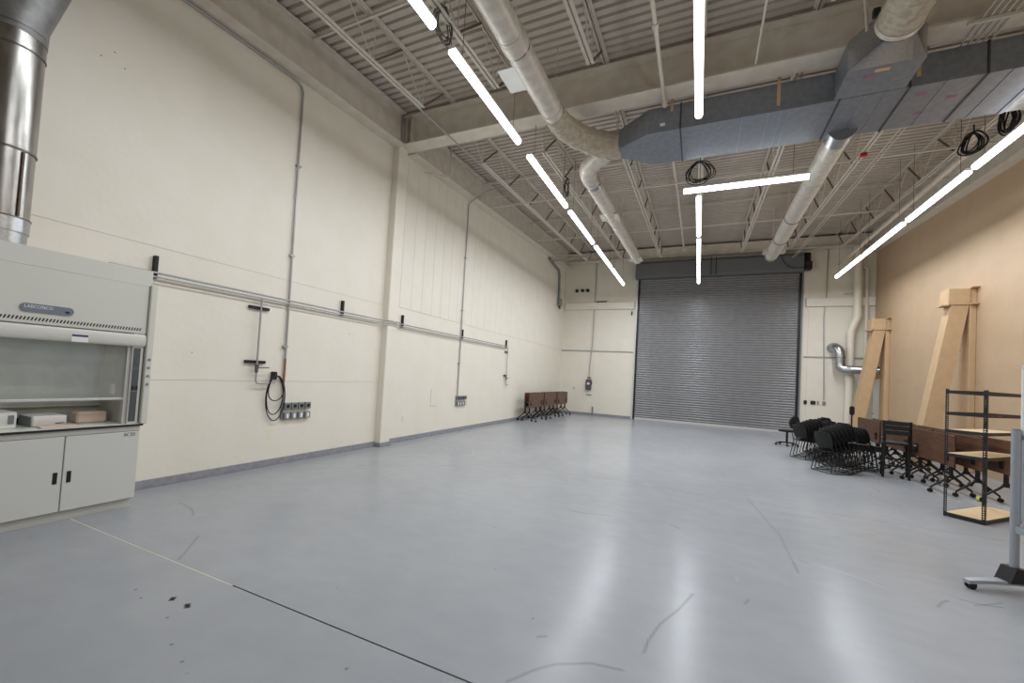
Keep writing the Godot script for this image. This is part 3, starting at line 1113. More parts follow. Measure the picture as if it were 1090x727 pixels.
# ------------------------------------------------------------------ fume hood group
func fume_hood() -> void:
	var xf := -5.53
	var zr := -2.5
	# base cupboards
	for u in [[-2.5, -1.33, "white acid cupboard under the fume hood with two flush doors"], [-1.325, -0.65, "white narrow cupboard under the fume hood beside the acid cupboard"]]:
		var o := thing("base_cabinet", u[2], "cabinet")
		var st := g()
		bx(st, Vector3(WL + 0.02, 0.1, u[0]), Vector3(xf - 0.022, 0.878, u[1]))
		part(o, "body", st, M.cabinet)
		st = g()
		bx(st, Vector3(WL + 0.02, 0.0, u[0] + 0.01), Vector3(xf - 0.06, 0.1, u[1] - 0.01))
		part(o, "toe_kick", st, M.cabinet)
		st = g()
		cbx(st, Vector3(xf - 0.022, 0.825, u[0]), Vector3(xf - 0.004, 0.878, u[1]), 0.003)
		part(o, "apron", st, M.cabinet)
		var doors := [[u[0], -1.918], [-1.912, u[1]]] if u[0] < -2 else [[u[0], u[1]]]
		for dd in doors:
			st = g()
			cbx(st, Vector3(xf - 0.022, 0.105, dd[0] + 0.002), Vector3(xf, 0.82, dd[1] - 0.002), 0.003)
			var dr := part(o, "door", st, M.cabinet)
			st = g()
			var zh: float = dd[1] - 0.045 if dd[0] == -2.5 else dd[0] + 0.045
			cbx(st, Vector3(xf - 0.001, 0.375, zh - 0.016), Vector3(xf + 0.004, 0.485, zh + 0.016), 0.002)
			part(dr, "handle", st, M.black, "black recessed pull")
		if u[0] < -2:
			text(o, "lettering", "ACID", 0.045, Vector3(xf + 0.001, 0.79, -2.41), Vector3(0, 90, 0), M.dark)
	# worktop
	var o := thing("worktop", "pale worktop with black front edge inside the fume hood", "worktop")
	var st := g()
	bx(st, Vector3(WL + 0.02, 0.885, -2.505), Vector3(xf + 0.012, 0.905, -0.65))
	part(o, "slab", st, M.worktop)
	st = g()
	cbx(st, Vector3(xf + 0.012, 0.88, -2.515), Vector3(xf + 0.024, 0.9, -0.65), 0.003)
	part(o, "front_edge", st, M.black, "black edge strip")

	# hood superstructure
	o = thing("fume_hood", "pale grey-green laboratory fume hood standing against the left wall", "fume hood")
	st = g()
	bx(st, Vector3(WL + 0.02, 0.906, -2.50), Vector3(WL + 0.05, 2.55, -0.65))
	part(o, "back_panel", st, M.hood_inside)
	st = g()
	bx(st, Vector3(WL + 0.05, 0.906, -2.40), Vector3(xf - 0.09, 2.4, -2.37))
	part(o, "side_liner", st, M.hood_inside)
	st = g()
	bx(st, Vector3(WL + 0.05, 0.906, -0.68), Vector3(xf - 0.03, 2.4, -0.65))
	part(o, "side_liner", st, M.hood_inside)
	st = g()
	bx(st, Vector3(WL + 0.05, 2.4, -2.5), Vector3(xf, 2.57, -0.65))
	part(o, "top_box", st, M.hood)
	st = g()
	bx(st, Vector3(WL + 0.05, 1.06, -2.37), Vector3(WL + 0.1, 1.08, -0.68))
	bx(st, Vector3(WL + 0.085, 1.55, -2.37), Vector3(WL + 0.09, 2.39, -0.68))
	part(o, "baffle", st, M.hood_inside)
	# front panel with the row of slanted vent slots laid on as black bars, their inner shade put into the colour
	st = g()
	cbx(st, Vector3(xf - 0.03, 1.875, -2.478), Vector3(xf + 0.004, 2.398, -0.66), 0.006)
	part(o, "front_panel", st, M.hood)
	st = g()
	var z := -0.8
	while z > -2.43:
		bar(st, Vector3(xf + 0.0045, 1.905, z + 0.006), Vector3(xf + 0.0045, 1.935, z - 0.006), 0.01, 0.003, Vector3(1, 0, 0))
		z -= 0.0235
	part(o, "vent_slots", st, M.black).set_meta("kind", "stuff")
	# rounded lip above the opening
	st = g()
	var poly := PackedVector2Array()
	for k in 9:
		var a := -PI / 2 + PI * k / 8.0
		poly.append(Vector2(0.012 + cos(a) * 0.022, 1.80 + sin(a) * 0.066))
	poly.append(Vector2(-0.04, 1.866))
	poly.append(Vector2(-0.04, 1.734))
	extrude(st, poly, 1.815, Transform3D(Basis(Vector3(1, 0, 0), Vector3(0, 1, 0), Vector3(0, 0, 1)), Vector3(xf - 0.01, 0, -2.475)))
	part(o, "lip", st, M.hood)
	# badge with the maker's lettering
	st = g()
	extrude(st, round_rect(0.35, 0.075, 0.037, 6), 0.012, Transform3D(Basis(Vector3(0, 0, -1), Vector3(0, 1, 0), Vector3(1, 0, 0)), Vector3(xf + 0.003, 2.02, -1.715)))
	var bd := part(o, "badge", st, M.badge, "blue-grey oval badge")
	text(bd, "lettering", "LABCONCO", 0.036, Vector3(xf + 0.015, 2.03, -1.655), Vector3(0, 90, 0), M.white)
	st = g()
	bx(st, Vector3(xf + 0.015, 2.0, -1.83), Vector3(xf + 0.017, 2.02, -1.86))
	part(bd, "button", st, M.dark)
	# sticker on the lip
	st = g()
	bx(st, Vector3(xf + 0.02, 1.74, -1.885), Vector3(xf + 0.0265, 1.81, -2.005))
	var sk := part(o, "sticker", st, M.white, "white sticker with a purple band")
	st = g()
	bx(st, Vector3(xf + 0.0265, 1.79, -1.887), Vector3(xf + 0.0275, 1.81, -2.003))
	part(sk, "print_band", st, M.purple)
	# right stile with grey control strip, outer side panel
	st = g()
	cbx(st, Vector3(xf - 0.1, 0.907, -2.47), Vector3(xf - 0.002, 1.875, -2.375), 0.004)
	part(o, "stile", st, M.hood)
	st = g()
	bx(st, Vector3(xf - 0.002, 0.93, -2.445), Vector3(xf + 0.001, 1.72, -2.385))
	var cs := part(o, "control_strip", st, M.dark_grey, "dark grey control strip")
	for y in [1.25, 1.5]:
		st = g()
		bx(st, Vector3(xf, y, -2.443), Vector3(xf + 0.003, y + 0.004, -2.387))
		part(cs, "strip_joint", st, M.grey)
	for zz in [-2.392, -2.425]:
		st = g()
		cbx(st, Vector3(xf, 1.27, zz), Vector3(xf + 0.006, 1.31, zz - 0.02), 0.003)
		part(cs, "socket", st, M.black)
	st = g()
	cbx(st, Vector3(WL + 0.02, 0.9, -2.545), Vector3(xf + 0.03, 2.42, -2.482), 0.008)
	var sp := part(o, "side_panel", st, M.hood)
	for y in [1.33, 1.42, 1.51, 1.60]:
		st = g()
		tube(st, [Vector3(xf + 0.029, y, -2.513), Vector3(xf + 0.037, y, -2.513)], 0.014, 12)
		part(sp, "valve_button", st, M.grey)
	# raised sash: a bar with glass above it
	st = g()
	cbx(st, Vector3(xf - 0.07, 1.16, -2.372), Vector3(xf - 0.04, 1.185, -0.68), 0.004)
	var sa := part(o, "sash_bar", st, M.alu, "pale sash bar")
	st = g()
	bx(st, Vector3(xf - 0.058, 1.185, -2.372), Vector3(xf - 0.052, 1.9, -0.68))
	part(sa, "sash_glass", st, M.glass, "clear sash glass")
	st = g()
	bx(st, Vector3(xf - 0.085, 0.907, -2.373), Vector3(xf - 0.03, 1.74, -2.345))
	part(o, "sash_track", st, M.alu)
	st = g()
	cbx(st, Vector3(xf - 0.35, 1.2, -2.372), Vector3(xf - 0.27, 1.32, -2.35), 0.01)
	part(o, "service_fitting", st, M.white)

	# things standing on the worktop
	o = thing("instrument", "white and grey bench instrument inside the fume hood", "instrument")
	st = g()
	cbx(st, Vector3(-6.0, 0.906, -1.98), Vector3(-5.72, 1.01, -1.74), 0.012)
	part(o, "case", st, M.white)
	st = g()
	bx(st, Vector3(-6.0, 0.915, -1.74), Vector3(-5.725, 1.0, -1.735))
	part(o, "side_cover", st, M.grey)
	st = g()
	bx(st, Vector3(-5.721, 0.93, -1.965), Vector3(-5.716, 0.937, -1.9))
	part(o, "slot", st, M.black)
	st = g()
	cbx(st, Vector3(-5.70, 0.906, -2.02), Vector3(-5.58, 0.918, -1.76), 0.004)
	solo("paper_towel", st, M.pink, "folded pinkish paper towel on the worktop before the instrument", "paper towel")
	st = g()
	cbx(st, Vector3(-5.95, 0.906, -2.32), Vector3(-5.8, 1.02, -2.08), 0.015)
	solo("carton", st, M.pink, "pale pink carton on the worktop near the hood's side", "carton")
	o = thing("water_bath", "small translucent tank with lid on the hood worktop", "tank")
	st = g()
	cbx(st, Vector3(-6.0, 0.906, -1.64), Vector3(-5.7, 1.06, -1.38), 0.012)
	part(o, "tank", st, M.white)
	st = g()
	bx(st, Vector3(-5.7, 0.95, -1.62), Vector3(-5.694, 1.03, -1.585))
	part(o, "panel", st, M.grey)
	st = g()
	tube(st, [Vector3(-5.85, 1.06, -1.5), Vector3(-5.85, 1.1, -1.5)], 0.02, 10)
	part(o, "knob", st, M.grey)
	st = g()
	cbx(st, Vector3(-6.1, 0.906, -1.9), Vector3(-6.04, 0.96, -1.3), 0.01)
	solo("instrument_rail", st, M.dark, "dark low rail lying at the back of the hood worktop", "rail")

	# exhaust duct
	o = thing("exhaust_duct", "shiny galvanised exhaust duct rising from the fume hood", "duct")
	var c := Vector3(-5.86, 2.57, -1.45)
	var segs := [[2.57, 2.7, 0.185, M.galv], [2.7, 2.83, 0.196, M.galv], [2.83, 3.44, 0.19, M.shiny], [3.45, 4.36, 0.193, M.shiny], [4.37, 4.56, 0.196, M.shiny]]
	for s in segs:
		st = g()
		tube(st, [Vector3(c.x, s[0], c.z), Vector3(c.x, s[1], c.z)], s[2], 36)
		part(o, "duct_section", st, s[3])
	for y in [2.83, 3.445, 4.365, 4.56]:
		ring(o, Vector3(c.x, y, c.z), Vector3.UP, 0.201, 0.014, M.wire, "bead")
	st = g()
	tube(st, [Vector3(c.x, 4.5, c.z), Vector3(c.x - 0.005, 4.7, c.z - 0.01), Vector3(c.x + 0.05, 5.2, c.z - 0.13), Vector3(c.x + 0.15, 5.7, c.z - 0.26), Vector3(c.x + 0.2, 6.9, c.z - 0.3)], 0.2, 36)
	part(o, "offset_section", st, M.galv_dull, "dull grey tilted section")
	st = g()
	bx(st, Vector3(c.x + 0.17, 2.84, c.z - 0.075), Vector3(c.x + 0.195, 3.43, c.z - 0.062))
	part(o, "lock_seam", st, M.seam_rust)


# ------------------------------------------------------------------ left wall fittings
func outlet_bank(at: Vector3, label: String) -> void:
	# two rows of four metal boxes screwed to the wall, upper row with black sockets
	var o := thing("outlet_bank", label, "outlets", at)
	for k in 4:
		for r in 2:
			var z := -0.07 - k * 0.13
			var y := 0.24 if r == 0 else 0.08
			var st := g()
			cbx(st, Vector3(0, y - 0.055, z - 0.055), Vector3(0.06, y + 0.055, z + 0.055), 0.006)
			var b := part(o, "box", st, M.box_grey)
			st = g()
			if r == 0:
				tube(st, [Vector3(0.06, y, z), Vector3(0.068, y, z)], 0.03, 14)
				part(b, "socket", st, M.black, "black round socket")
			else:
				cbx(st, Vector3(0.06, y - 0.038, z - 0.022), Vector3(0.066, y + 0.038, z + 0.022), 0.004)
				part(b, "socket", st, M.white, "white socket face")
	var st2 := g()
	bx(st2, Vector3(0, 0.02, -0.01), Vector3(0.03, 0.3, 0.02))
	part(o, "mount", st2, M.box_grey)


func left_wall_fittings() -> void:
	# pair of air lines
	var o := thing("air_line", "pair of thin pipes running along the left wall on black brackets", "pipe")
	for y in [[2.665, 0.014], [2.615, 0.011]]:
		var st := g()
		tube(st, [Vector3(WL + 0.08, y[0], -2.35), Vector3(WL + 0.08, y[0], -6.75), Vector3(WL + 0.19, y[0], -6.85), Vector3(WL + 0.19, y[0], -7.25), Vector3(WL + 0.08, y[0], -7.35), Vector3(WL + 0.08, y[0], -13.15)], y[1], 8)
		part(o, "pipe", st, M.conduit)
	var bracket_at := {-2.8: "at the fume hood's top corner", -5.76: "between coiled hose and column", -7.5: "just past the column", -10.12: "at the conduit past the column", -13.08: "at the end of the air line"}
	for z in bracket_at:
		var st := g()
		cbx(st, Vector3(WL, 2.60, z - 0.02), Vector3(WL + 0.06, 2.88, z + 0.02), 0.004)
		solo("wall_bracket", st, M.black, "short black upright bracket of the air line " + bracket_at[z], "bracket", "black brackets of the air line")
	# two drops
	for d in [[-4.16, 1.0, "air drop with black cross channels beside the coiled hose"], [-13.15, 0.72, "small air drop at the end of the air line"]]:
		var z: float = d[0]
		var s: float = d[1]
		o = thing("air_drop", d[2], "pipe")
		var st := g()
		tube(st, bent([Vector3(WL + 0.07, 2.62, z), Vector3(WL + 0.07, 1.31, z), Vector3(WL + 0.07, 1.33, z - 0.32 * s)], 0.06), 0.013, 8)
		part(o, "pipe", st, M.conduit)
		for y in [2.465, 1.64]:
			st = g()
			cbx(st, Vector3(WL + 0.003, y - 0.022, z - 0.16 * s), Vector3(WL + 0.045, y + 0.022, z + 0.16 * s), 0.004)
			part(o, "cross_channel", st, M.black, "black channel")
		st = g()
		tube(st, [Vector3(WL + 0.07, 1.6, z), Vector3(WL + 0.07, 1.48, z)], [0.03, 0.022], 12)
		part(o, "valve", st, M.wire)
		st = g()
		cbar(st, Vector3(WL + 0.09, 1.55, z), Vector3(WL + 0.10, 1.56, z - 0.18), 0.02, 0.012, 0.003)
		part(o, "valve_lever", st, M.dark)
	# hose coil on a hook
	o = thing("air_hose", "black hose coiled on a hook beside the outlet boxes", "hose")
	var st := g()
	cbx(st, Vector3(WL, 1.38, -4.50), Vector3(WL + 0.09, 1.5, -4.44), 0.01)
	part(o, "hook", st, M.black)
	for k in 3:
		var pts := []
		var h: float = [0.72, 0.62, 0.40][k]
		var w: float = [0.165, 0.14, 0.13][k]
		var cz: float = [-4.52, -4.485, -4.49][k]
		for i in 25:
			var a := TAU * i / 24.0
			pts.append(Vector3(WL + 0.05 + 0.014 * k + 0.012 * sin(a * 2.0), 1.44 - h / 2 + cos(a) * h / 2, cz + sin(a) * w * (1.0 + 0.12 * cos(a + k))))
		st = g()
		tube(st, pts, 0.0085, 7, false)
		part(o, "loop", st, M.cable)
	outlet_bank(Vector3(WL, 0.7, -4.68), "bank of eight metal outlet boxes beside the coiled black hose")
	outlet_bank(Vector3(WL, 0.7, -10.02), "bank of eight metal outlet boxes between column and folded tables")
	# conduits feeding the banks
	o = thing("wall_conduit", "shiny conduit up the left wall from the outlets by the hose", "conduit")
	st = g()
	tube(st, bent([Vector3(WL + 0.03, 1.0, -4.68), Vector3(WL + 0.03, 1.3, -4.66), Vector3(WL + 0.03, 6.28, -4.62), Vector3(WL + 0.04, 6.17, -2.0), Vector3(WL + 0.04, 6.0, 3.8)], 0.16), 0.016, 8)
	part(o, "pipe", st, M.conduit)
	st = g()
	tube(st, [Vector3(WL + 0.03, 1.33, -4.66), Vector3(WL + 0.03, 1.72, -4.658)], 0.0175, 8)
	part(o, "rusty_stretch", st, M.rust, "rusty stretch")
	for y in [1.9, 3.4, 4.9]:
		st = g()
		bx(st, Vector3(WL, y, -4.68), Vector3(WL + 0.05, y + 0.03, -4.60))
		part(o, "strap", st, M.conduit)
	o = thing("wall_conduit", "shiny conduit up the left wall past the column", "conduit")
	st = g()
	tube(st, bent([Vector3(WL + 0.03, 0.98, -10.06), Vector3(WL + 0.03, 6.5, -10.05), Vector3(-5.6, 6.75, -10.0), Vector3(-4.8, 6.8, -9.95)], 0.08), 0.016, 8)
	part(o, "pipe", st, M.conduit)
	for y in [1.9, 3.4, 4.9]:
		st = g()
		bx(st, Vector3(WL, y, -10.09), Vector3(WL + 0.05, y + 0.03, -10.01))
		part(o, "strap", st, M.conduit)
	o = thing("corner_conduit", "thick grey conduit with pull box high in the far left corner", "conduit")
	st = g()
	tube(st, bent([Vector3(WL + 0.06, 6.85, -16.9), Vector3(WL + 0.06, 6.68, -18.45), Vector3(WL + 0.06, 5.4, -18.55)], 0.3), 0.055, 12)
	part(o, "pipe", st, M.box_grey)
	st = g()
	cbx(st, Vector3(WL + 0.003, 5.05, -18.75), Vector3(WL + 0.16, 5.42, -18.42), 0.01)
	part(o, "pull_box", st, M.box_grey)
	st = g()
	tube(st, [Vector3(WL + 0.08, 5.05, -18.6), Vector3(WL + 0.14, 4.93, -18.5)], 0.04, 10)
	part(o, "black_stub", st, M.black)
	st = g()
	tube(st, [Vector3(WL + 0.06, 6.85, -17.3), Vector3(-4.0, 7.0, -17.3)], 0.02, 8)
	part(o, "cross_pipe", st, M.conduit)
	# blank outlet and patched outline on the wall past the column
	st = g()
	cbx(st, Vector3(WL, 0.46, -7.74), Vector3(WL + 0.012, 0.57, -7.82), 0.004)
	solo("blank_plate", st, M.wall, "small cream blank plate low on the wall past the column", "outlet")
	o = thing("wall_hatch", "cream flush access hatch low on the wall past the column", "hatch")
	st = g()
	cbx(st, Vector3(WL, 0.76, -8.83), Vector3(WL + 0.006, 1.2, -9.12), 0.002)
	part(o, "lid", st, M.wall)
	st = g()
	bx(st, Vector3(WL, 0.755, -8.825), Vector3(WL + 0.003, 1.2, -8.83))
	bx(st, Vector3(WL, 0.752, -8.825), Vector3(WL + 0.003, 0.758, -9.12))
	part(o, "gap", st, M.grey)


# ------------------------------------------------------------------ far wall fittings
func far_wall_fittings() -> void:
	var st := g()
	# boxed ledges and thin rails, left and right of the rolling door
	for p in [[-6.1, -2.82, "cream boxed ledge high on the far wall left of the rolling door"], [3.75, 5.9, "cream boxed ledge high on the far wall behind the two pipes"]]:
		st = g()
		cbx(st, Vector3(p[0], 5.03, ZE), Vector3(p[1], 5.36, ZE + 0.12), 0.01)
		solo("wall_ledge", st, M.wall, p[2], "ledge")
	for p in [[WL, -2.8, "thin grey rail across the far wall above the switch box"], [3.72, WR, "thin grey rail across the far wall behind the galvanised elbow"]]:
		st = g()
		cbx(st, Vector3(p[0], 3.02, ZE), Vector3(p[1], 3.075, ZE + 0.03), 0.006)
		solo("wall_rail", st, M.conduit, p[2], "rail")
	st = g()
	bx(st, Vector3(-4.6, 5.38, ZE), Vector3(-4.1, 5.43, ZE + 0.06))
	solo("ledge_bar", st, M.dark, "short dark bar lying on the left ledge", "bar")
	# three black plugs
	for x in [-5.58, -5.3, -5.05]:
		st = g()
		tube(st, [Vector3(x, 5.97, ZE), Vector3(x, 5.97, ZE + 0.1)], [0.08, 0.07], 14)
		solo("wall_plug", st, M.black, "round black plug high on the far wall, " + {-5.58: "closest to the left corner", -5.3: "middle one of three", -5.05: "closest to the conduit"}[x], "plug", "three black plugs")
	# switch box with conduit
	var o := thing("disconnect_switch", "grey switch box with white label on the far wall", "switch")
	st = g()
	cbx(st, Vector3(-4.89, 1.2, ZE), Vector3(-4.64, 1.68, ZE + 0.16), 0.012)
	part(o, "case", st, M.dark_grey)
	st = g()
	bx(st, Vector3(-4.82, 1.44, ZE + 0.16), Vector3(-4.70, 1.53, ZE + 0.165))
	part(o, "label_plate", st, M.white)
	st = g()
	cbar(st, Vector3(-4.62, 1.45, ZE + 0.1), Vector3(-4.61, 1.6, ZE + 0.12), 0.03, 0.03, 0.005)
	part(o, "lever", st, M.dark)
	st = g()
	cbx(st, Vector3(-4.84, 1.74, ZE), Vector3(-4.68, 1.8, ZE + 0.08), 0.01)
	part(o, "fitting", st, M.rust, "reddish fitting")
	st = g()
	tube(st, bent([Vector3(-4.76, 1.68, ZE + 0.06), Vector3(-4.76, 2.3, ZE + 0.05), Vector3(-4.68, 3.4, ZE + 0.04), Vector3(-4.66, 7.4, ZE + 0.04)], 0.2), 0.02, 8)
	part(o, "conduit", st, M.conduit)
	st = g()
	cbx(st, Vector3(-4.87, 0.93, ZE), Vector3(-4.62, 0.98, ZE + 0.03), 0.006)
	solo("small_vent", st, M.grey, "small grey slot plate below the switch box", "plate")
	st = g()
	cbx(st, Vector3(-5.54, 1.17, ZE), Vector3(-5.46, 1.29, ZE + 0.015), 0.004)
	solo("wall_outlet", st, M.cable_pale, "small beige outlet left of the switch box", "outlet")
	st = g()
	bx(st, Vector3(-4.56, 0.02, ZE), Vector3(-4.5, 0.4, ZE + 0.05))
	solo("pipe_stub", st, M.grey, "short grey pipe stub at the foot of the far wall", "pipe")
	st = g()
	cbx(st, Vector3(-2.95, 4.75, ZE), Vector3(-2.9, 4.93, ZE + 0.06), 0.006)
	solo("door_sensor", st, M.dark, "small dark sensor below the left ledge beside the door", "sensor")
	# right part: cream pipes, conduit, outlets
	o = thing("drain_pipe", "thick cream pipe with an offset running down the far wall", "pipe")
	st = g()
	tube(st, [Vector3(5.31, 7.26, ZE + 0.26), Vector3(5.32, 4.62, ZE + 0.26), Vector3(5.31, 4.52, ZE + 0.26), Vector3(5.16, 4.1, ZE + 0.26), Vector3(5.14, 4.0, ZE + 0.26), Vector3(5.12, 0.0, ZE + 0.26)], 0.125, 18)
	part(o, "pipe", st, M.pipe_cream)
	ring(o, Vector3(5.14, 3.9, ZE + 0.26), Vector3.UP, 0.14, 0.12, M.pipe_cream, "coupling")
	ring(o, Vector3(5.32, 4.66, ZE + 0.26), Vector3.UP, 0.14, 0.12, M.pipe_cream, "coupling")
	st = g()
	tube(st, [Vector3(5.31, 5.52, ZE + 0.26), Vector3(4.95, 5.5, ZE + 0.02)], 0.015, 6)
	part(o, "clamp_rod", st, M.conduit)
	st = g()
	tube(st, bent([Vector3(5.49, 6.5, ZE + 0.12), Vector3(5.62, 6.5, ZE + 0.1), Vector3(5.64, 3.0, ZE + 0.1), Vector3(5.64, 0.1, ZE + 0.1)], 0.12), 0.06, 12)
	solo("vent_pipe", st, M.pipe_cream, "thinner cream pipe with a top bend beside the thick pipe", "pipe")
	st = g()
	tube(st, [Vector3(4.42, 7.3, ZE + 0.03), Vector3(4.4, 5.5, ZE + 0.03), Vector3(4.34, 4.6, ZE + 0.03), Vector3(4.42, 1.4, ZE + 0.03)], 0.018, 8)
	solo("wall_conduit", st, M.conduit, "thin conduit down the far wall right of the rolling door", "conduit")
	for p in [[3.78, 0.1, M.black, "black outlet plate beside the rolling door"], [4.0, 0.16, M.dark, "dark double switch plate right of the black plate"], [4.22, 0.04, M.grey, "narrow grey switch right of the double plate"], [4.38, 0.1, M.grey, "grey outlet box at the foot of the thin conduit"]]:
		st = g()
		cbx(st, Vector3(p[0], 1.2, ZE), Vector3(p[0] + p[1], 1.34, ZE + 0.04), 0.006)
		solo("wall_outlet", st, p[2], p[3], "outlet")
	# galvanised elbow duct that leaves through the right wall
	o = thing("elbow_duct", "galvanised exhaust duct with two elbows low on the far wall", "duct")
	st = g()
	tube(st, curve([Vector3(4.62, 3.42, ZE), Vector3(4.66, 3.44, ZE + 0.2), Vector3(4.76, 3.3, ZE + 0.38), Vector3(4.8, 3.0, ZE + 0.42)], 5), 0.165, 22)
	part(o, "upper_elbow", st, M.galv)
	st = g()
	tube(st, [Vector3(4.8, 3.02, ZE + 0.42), Vector3(4.8, 2.78, ZE + 0.42)], 0.16, 22)
	part(o, "riser", st, M.galv)
	st = g()
	tube(st, curve([Vector3(4.8, 2.8, ZE + 0.42), Vector3(4.82, 2.66, ZE + 0.44), Vector3(4.95, 2.58, ZE + 0.5), Vector3(5.12, 2.57, ZE + 0.58)], 4), 0.165, 22)
	part(o, "lower_elbow", st, M.galv)
	st = g()
	tube(st, [Vector3(5.08, 2.57, ZE + 0.56), Vector3(WR, 2.58, ZE + 0.78)], 0.15, 22)
	part(o, "outlet_run", st, M.galv)
	for p in [[Vector3(4.8, 3.02, ZE + 0.42), Vector3.UP], [Vector3(4.8, 2.79, ZE + 0.42), Vector3.UP]]:
		ring(o, p[0], p[1], 0.172, 0.02, M.shiny, "bead")


# ------------------------------------------------------------------ right wall: boxed braces and a door
func right_wall_fittings() -> void:
	for p in [[-13.35, "tan boxed knee brace standing on the tan wall behind the steel shelf"], [-18.2, "tan boxed knee brace beside the far corner door"]]:
		var z: float = p[0]
		var o := thing("knee_brace", p[1], "brace", Vector3(0, 0, z))
		var st := g()
		cbx(st, Vector3(5.80, 0, 0), Vector3(WR - 0.003, 4.35, -0.42), 0.008)
		part(o, "upright", st, M.card)
		st = g()
		var poly := PackedVector2Array([Vector2(4.85, 0), Vector2(5.18, 0), Vector2(5.795, 3.96), Vector2(5.47, 3.96)])
		extrude(st, poly, 0.33, Transform3D(Basis(), Vector3(0, 0, -0.34)))
		part(o, "diagonal", st, M.card)
		st = g()
		cbx(st, Vector3(5.41, 3.95, 0.02), Vector3(5.80, 4.34, -0.4), 0.008)
		part(o, "cap", st, M.card)
		for q in [[5.30, 5.43, 3.93], [5.79, 5.915, 3.95], [5.79, 5.915, 4.35]]:
			st = g()
			bx(st, Vector3(q[0], q[2], 0.12 if q[0] > 5.5 else 0.0), Vector3(q[1], q[2] + 0.025, -0.3))
			part(o, "cap_tab", st, M.card)
	# white door
	var d := struct_node("door_2")
	var st := g()
	cbx(st, Vector3(WR - 0.04, 0.0, -18.62), Vector3(WR, 2.2, -19.5), 0.006)
	part(d, "leaf", st, M.white)
	st = g()
	bx(st, Vector3(WR - 0.06, 0, -18.55), Vector3(WR, 2.27, -18.62))
	bx(st, Vector3(WR - 0.06, 2.2, -18.55), Vector3(WR, 2.27, -19.55))
	part(d, "frame", st, M.wall)
	for y in [0.4, 1.15, 1.9]:
		st = g()
		bx(st, Vector3(WR - 0.065, y, -18.6), Vector3(WR - 0.04, y + 0.1, -18.64))
		part(d, "hinge", st, M.wire)
	st = g()
	cbar(st, Vector3(WR - 0.09, 1.02, -19.4), Vector3(WR - 0.09, 1.02, -19.25), 0.025, 0.025, 0.006)
	part(d, "handle", st, M.dark)


# ------------------------------------------------------------------ flip-top tables
# local: 1.5 m long along x, the flipped top stands upright facing -z
func make_table() -> Node3D:
	var o := Node3D.new()
	var st := g()
	cbx(st, Vector3(-0.76, 0.50, -0.06), Vector3(0.76, 1.05, -0.036), 0.004)
	part(o, "tabletop", st, M.brown, "dark walnut tabletop flipped upright")
	st = g()
	cbx(st, Vector3(-0.763, 0.497, -0.036), Vector3(0.763, 1.053, -0.03), 0.002)
	part(o, "edge_band", st, M.black)
	st = g()
	tube(st, [Vector3(-0.56, 0.64, 0.0), Vector3(0.56, 0.64, 0.0)], 0.02, 8)
	part(o, "cross_bar", st, M.black)
	for s in [-1, 1]:
		var x: float = s * 0.56
		st = g()
		cbx(st, Vector3(x - 0.022, 0.28, -0.03), Vector3(x + 0.022, 0.70, 0.02), 0.005)
		var leg := part(o, "leg", st, M.black)
		st = g()
		cbx(st, Vector3(x - 0.05, 0.58, -0.075), Vector3(x + 0.05, 0.76, -0.06), 0.004)
		part(leg, "bracket", st, M.black)
		st = g()
		cbx(st, Vector3(x - 0.03, 0.69, -0.1), Vector3(x + 0.03, 0.71, 0.1), 0.004)
		part(leg, "top_arm", st, M.silver if s > 0 else M.black)
		for t in [-1, 1]:
			st = g()
			tube(st, bent([Vector3(x, 0.36, 0), Vector3(x, 0.28, t * 0.05), Vector3(x, 0.1, t * 0.27)], 0.04, 3), [0.022, 0.022, 0.021, 0.02, 0.02, 0.015], 8)
			part(leg, "foot_arm", st, M.black)
			st = g()
			tube(st, [Vector3(x, 0.11, t * 0.27), Vector3(x, 0.06, t * 0.27)], 0.012, 6)
			tube(st, [Vector3(x - 0.024, 0.035, t * 0.28), Vector3(x - 0.006, 0.035, t * 0.28)], 0.035, 12)
			tube(st, [Vector3(x + 0.006, 0.035, t * 0.28), Vector3(x + 0.024, 0.035, t * 0.28)], 0.035, 12)
			part(leg, "castor", st, M.black)
	return o


func folding_tables() -> void:
	var t := make_table()
	t.name = "folding_table"
	used[str(get_instance_id()) + "/folding_table"] = 1
	add_child(t)
	meta(t, "folded walnut flip-top table in the far left corner, front layer, farthest from the far wall", "table", "front tables in the far left corner")
	var first := true
	# left wall: three nested pairs, tops facing the room (+x)
	for k in 3:
		for n in 2:
			var at := Vector3(-5.67 - 0.19 * n, 0, -14.9 - 1.66 * k - 0.06 * n)
			var label := "folded walnut flip-top table in the far left corner, %s layer, %s" % [["front", "back"][n], ["farthest from the far wall", "middle one", "closest to the far wall"][k]]
			if first:
				t.position = at
				t.rotation.y = -PI / 2
				first = false
			else:
				copy(t, at, -PI / 2, label, "%s tables in the far left corner" % ["front", "back"][n])
	# right wall: nested rows, tops facing the room (-x)
	for k in 3:
		for n in 3:
			var at := Vector3(4.12 + 0.27 * n, 0, -10.5 - 1.62 * k + 0.16 * n)
			var label: String = ["folded walnut table before the tan wall, row closest to the chairs, ", "folded walnut table before the tan wall, middle row, ", "folded walnut table before the tan wall, row closest to the wall, "][n] + ["at the steel shelf", "behind the tall stool", "behind the stacked chairs"][k]
			copy(t, at, PI / 2, label, ["first", "second", "third"][n] + " row of tables by the tan wall")
	# a green and yellow wheel guard seen under the tables
	for p in [Vector3(4.33, 0.035, -9.62), Vector3(4.2, 0.5, -11.4)]:
		var st := g()
		tube(st, [p - Vector3(0.012, 0, 0.01), p + Vector3(0.012, 0, 0.01)], 0.04, 14)
		solo("yellow_cap", st, M.yellow, "yellow-green round cap on the castor behind the steel shelf" if p.y < 0.2 else "yellow-green round cap on the table frame behind the tall stool", "cap")


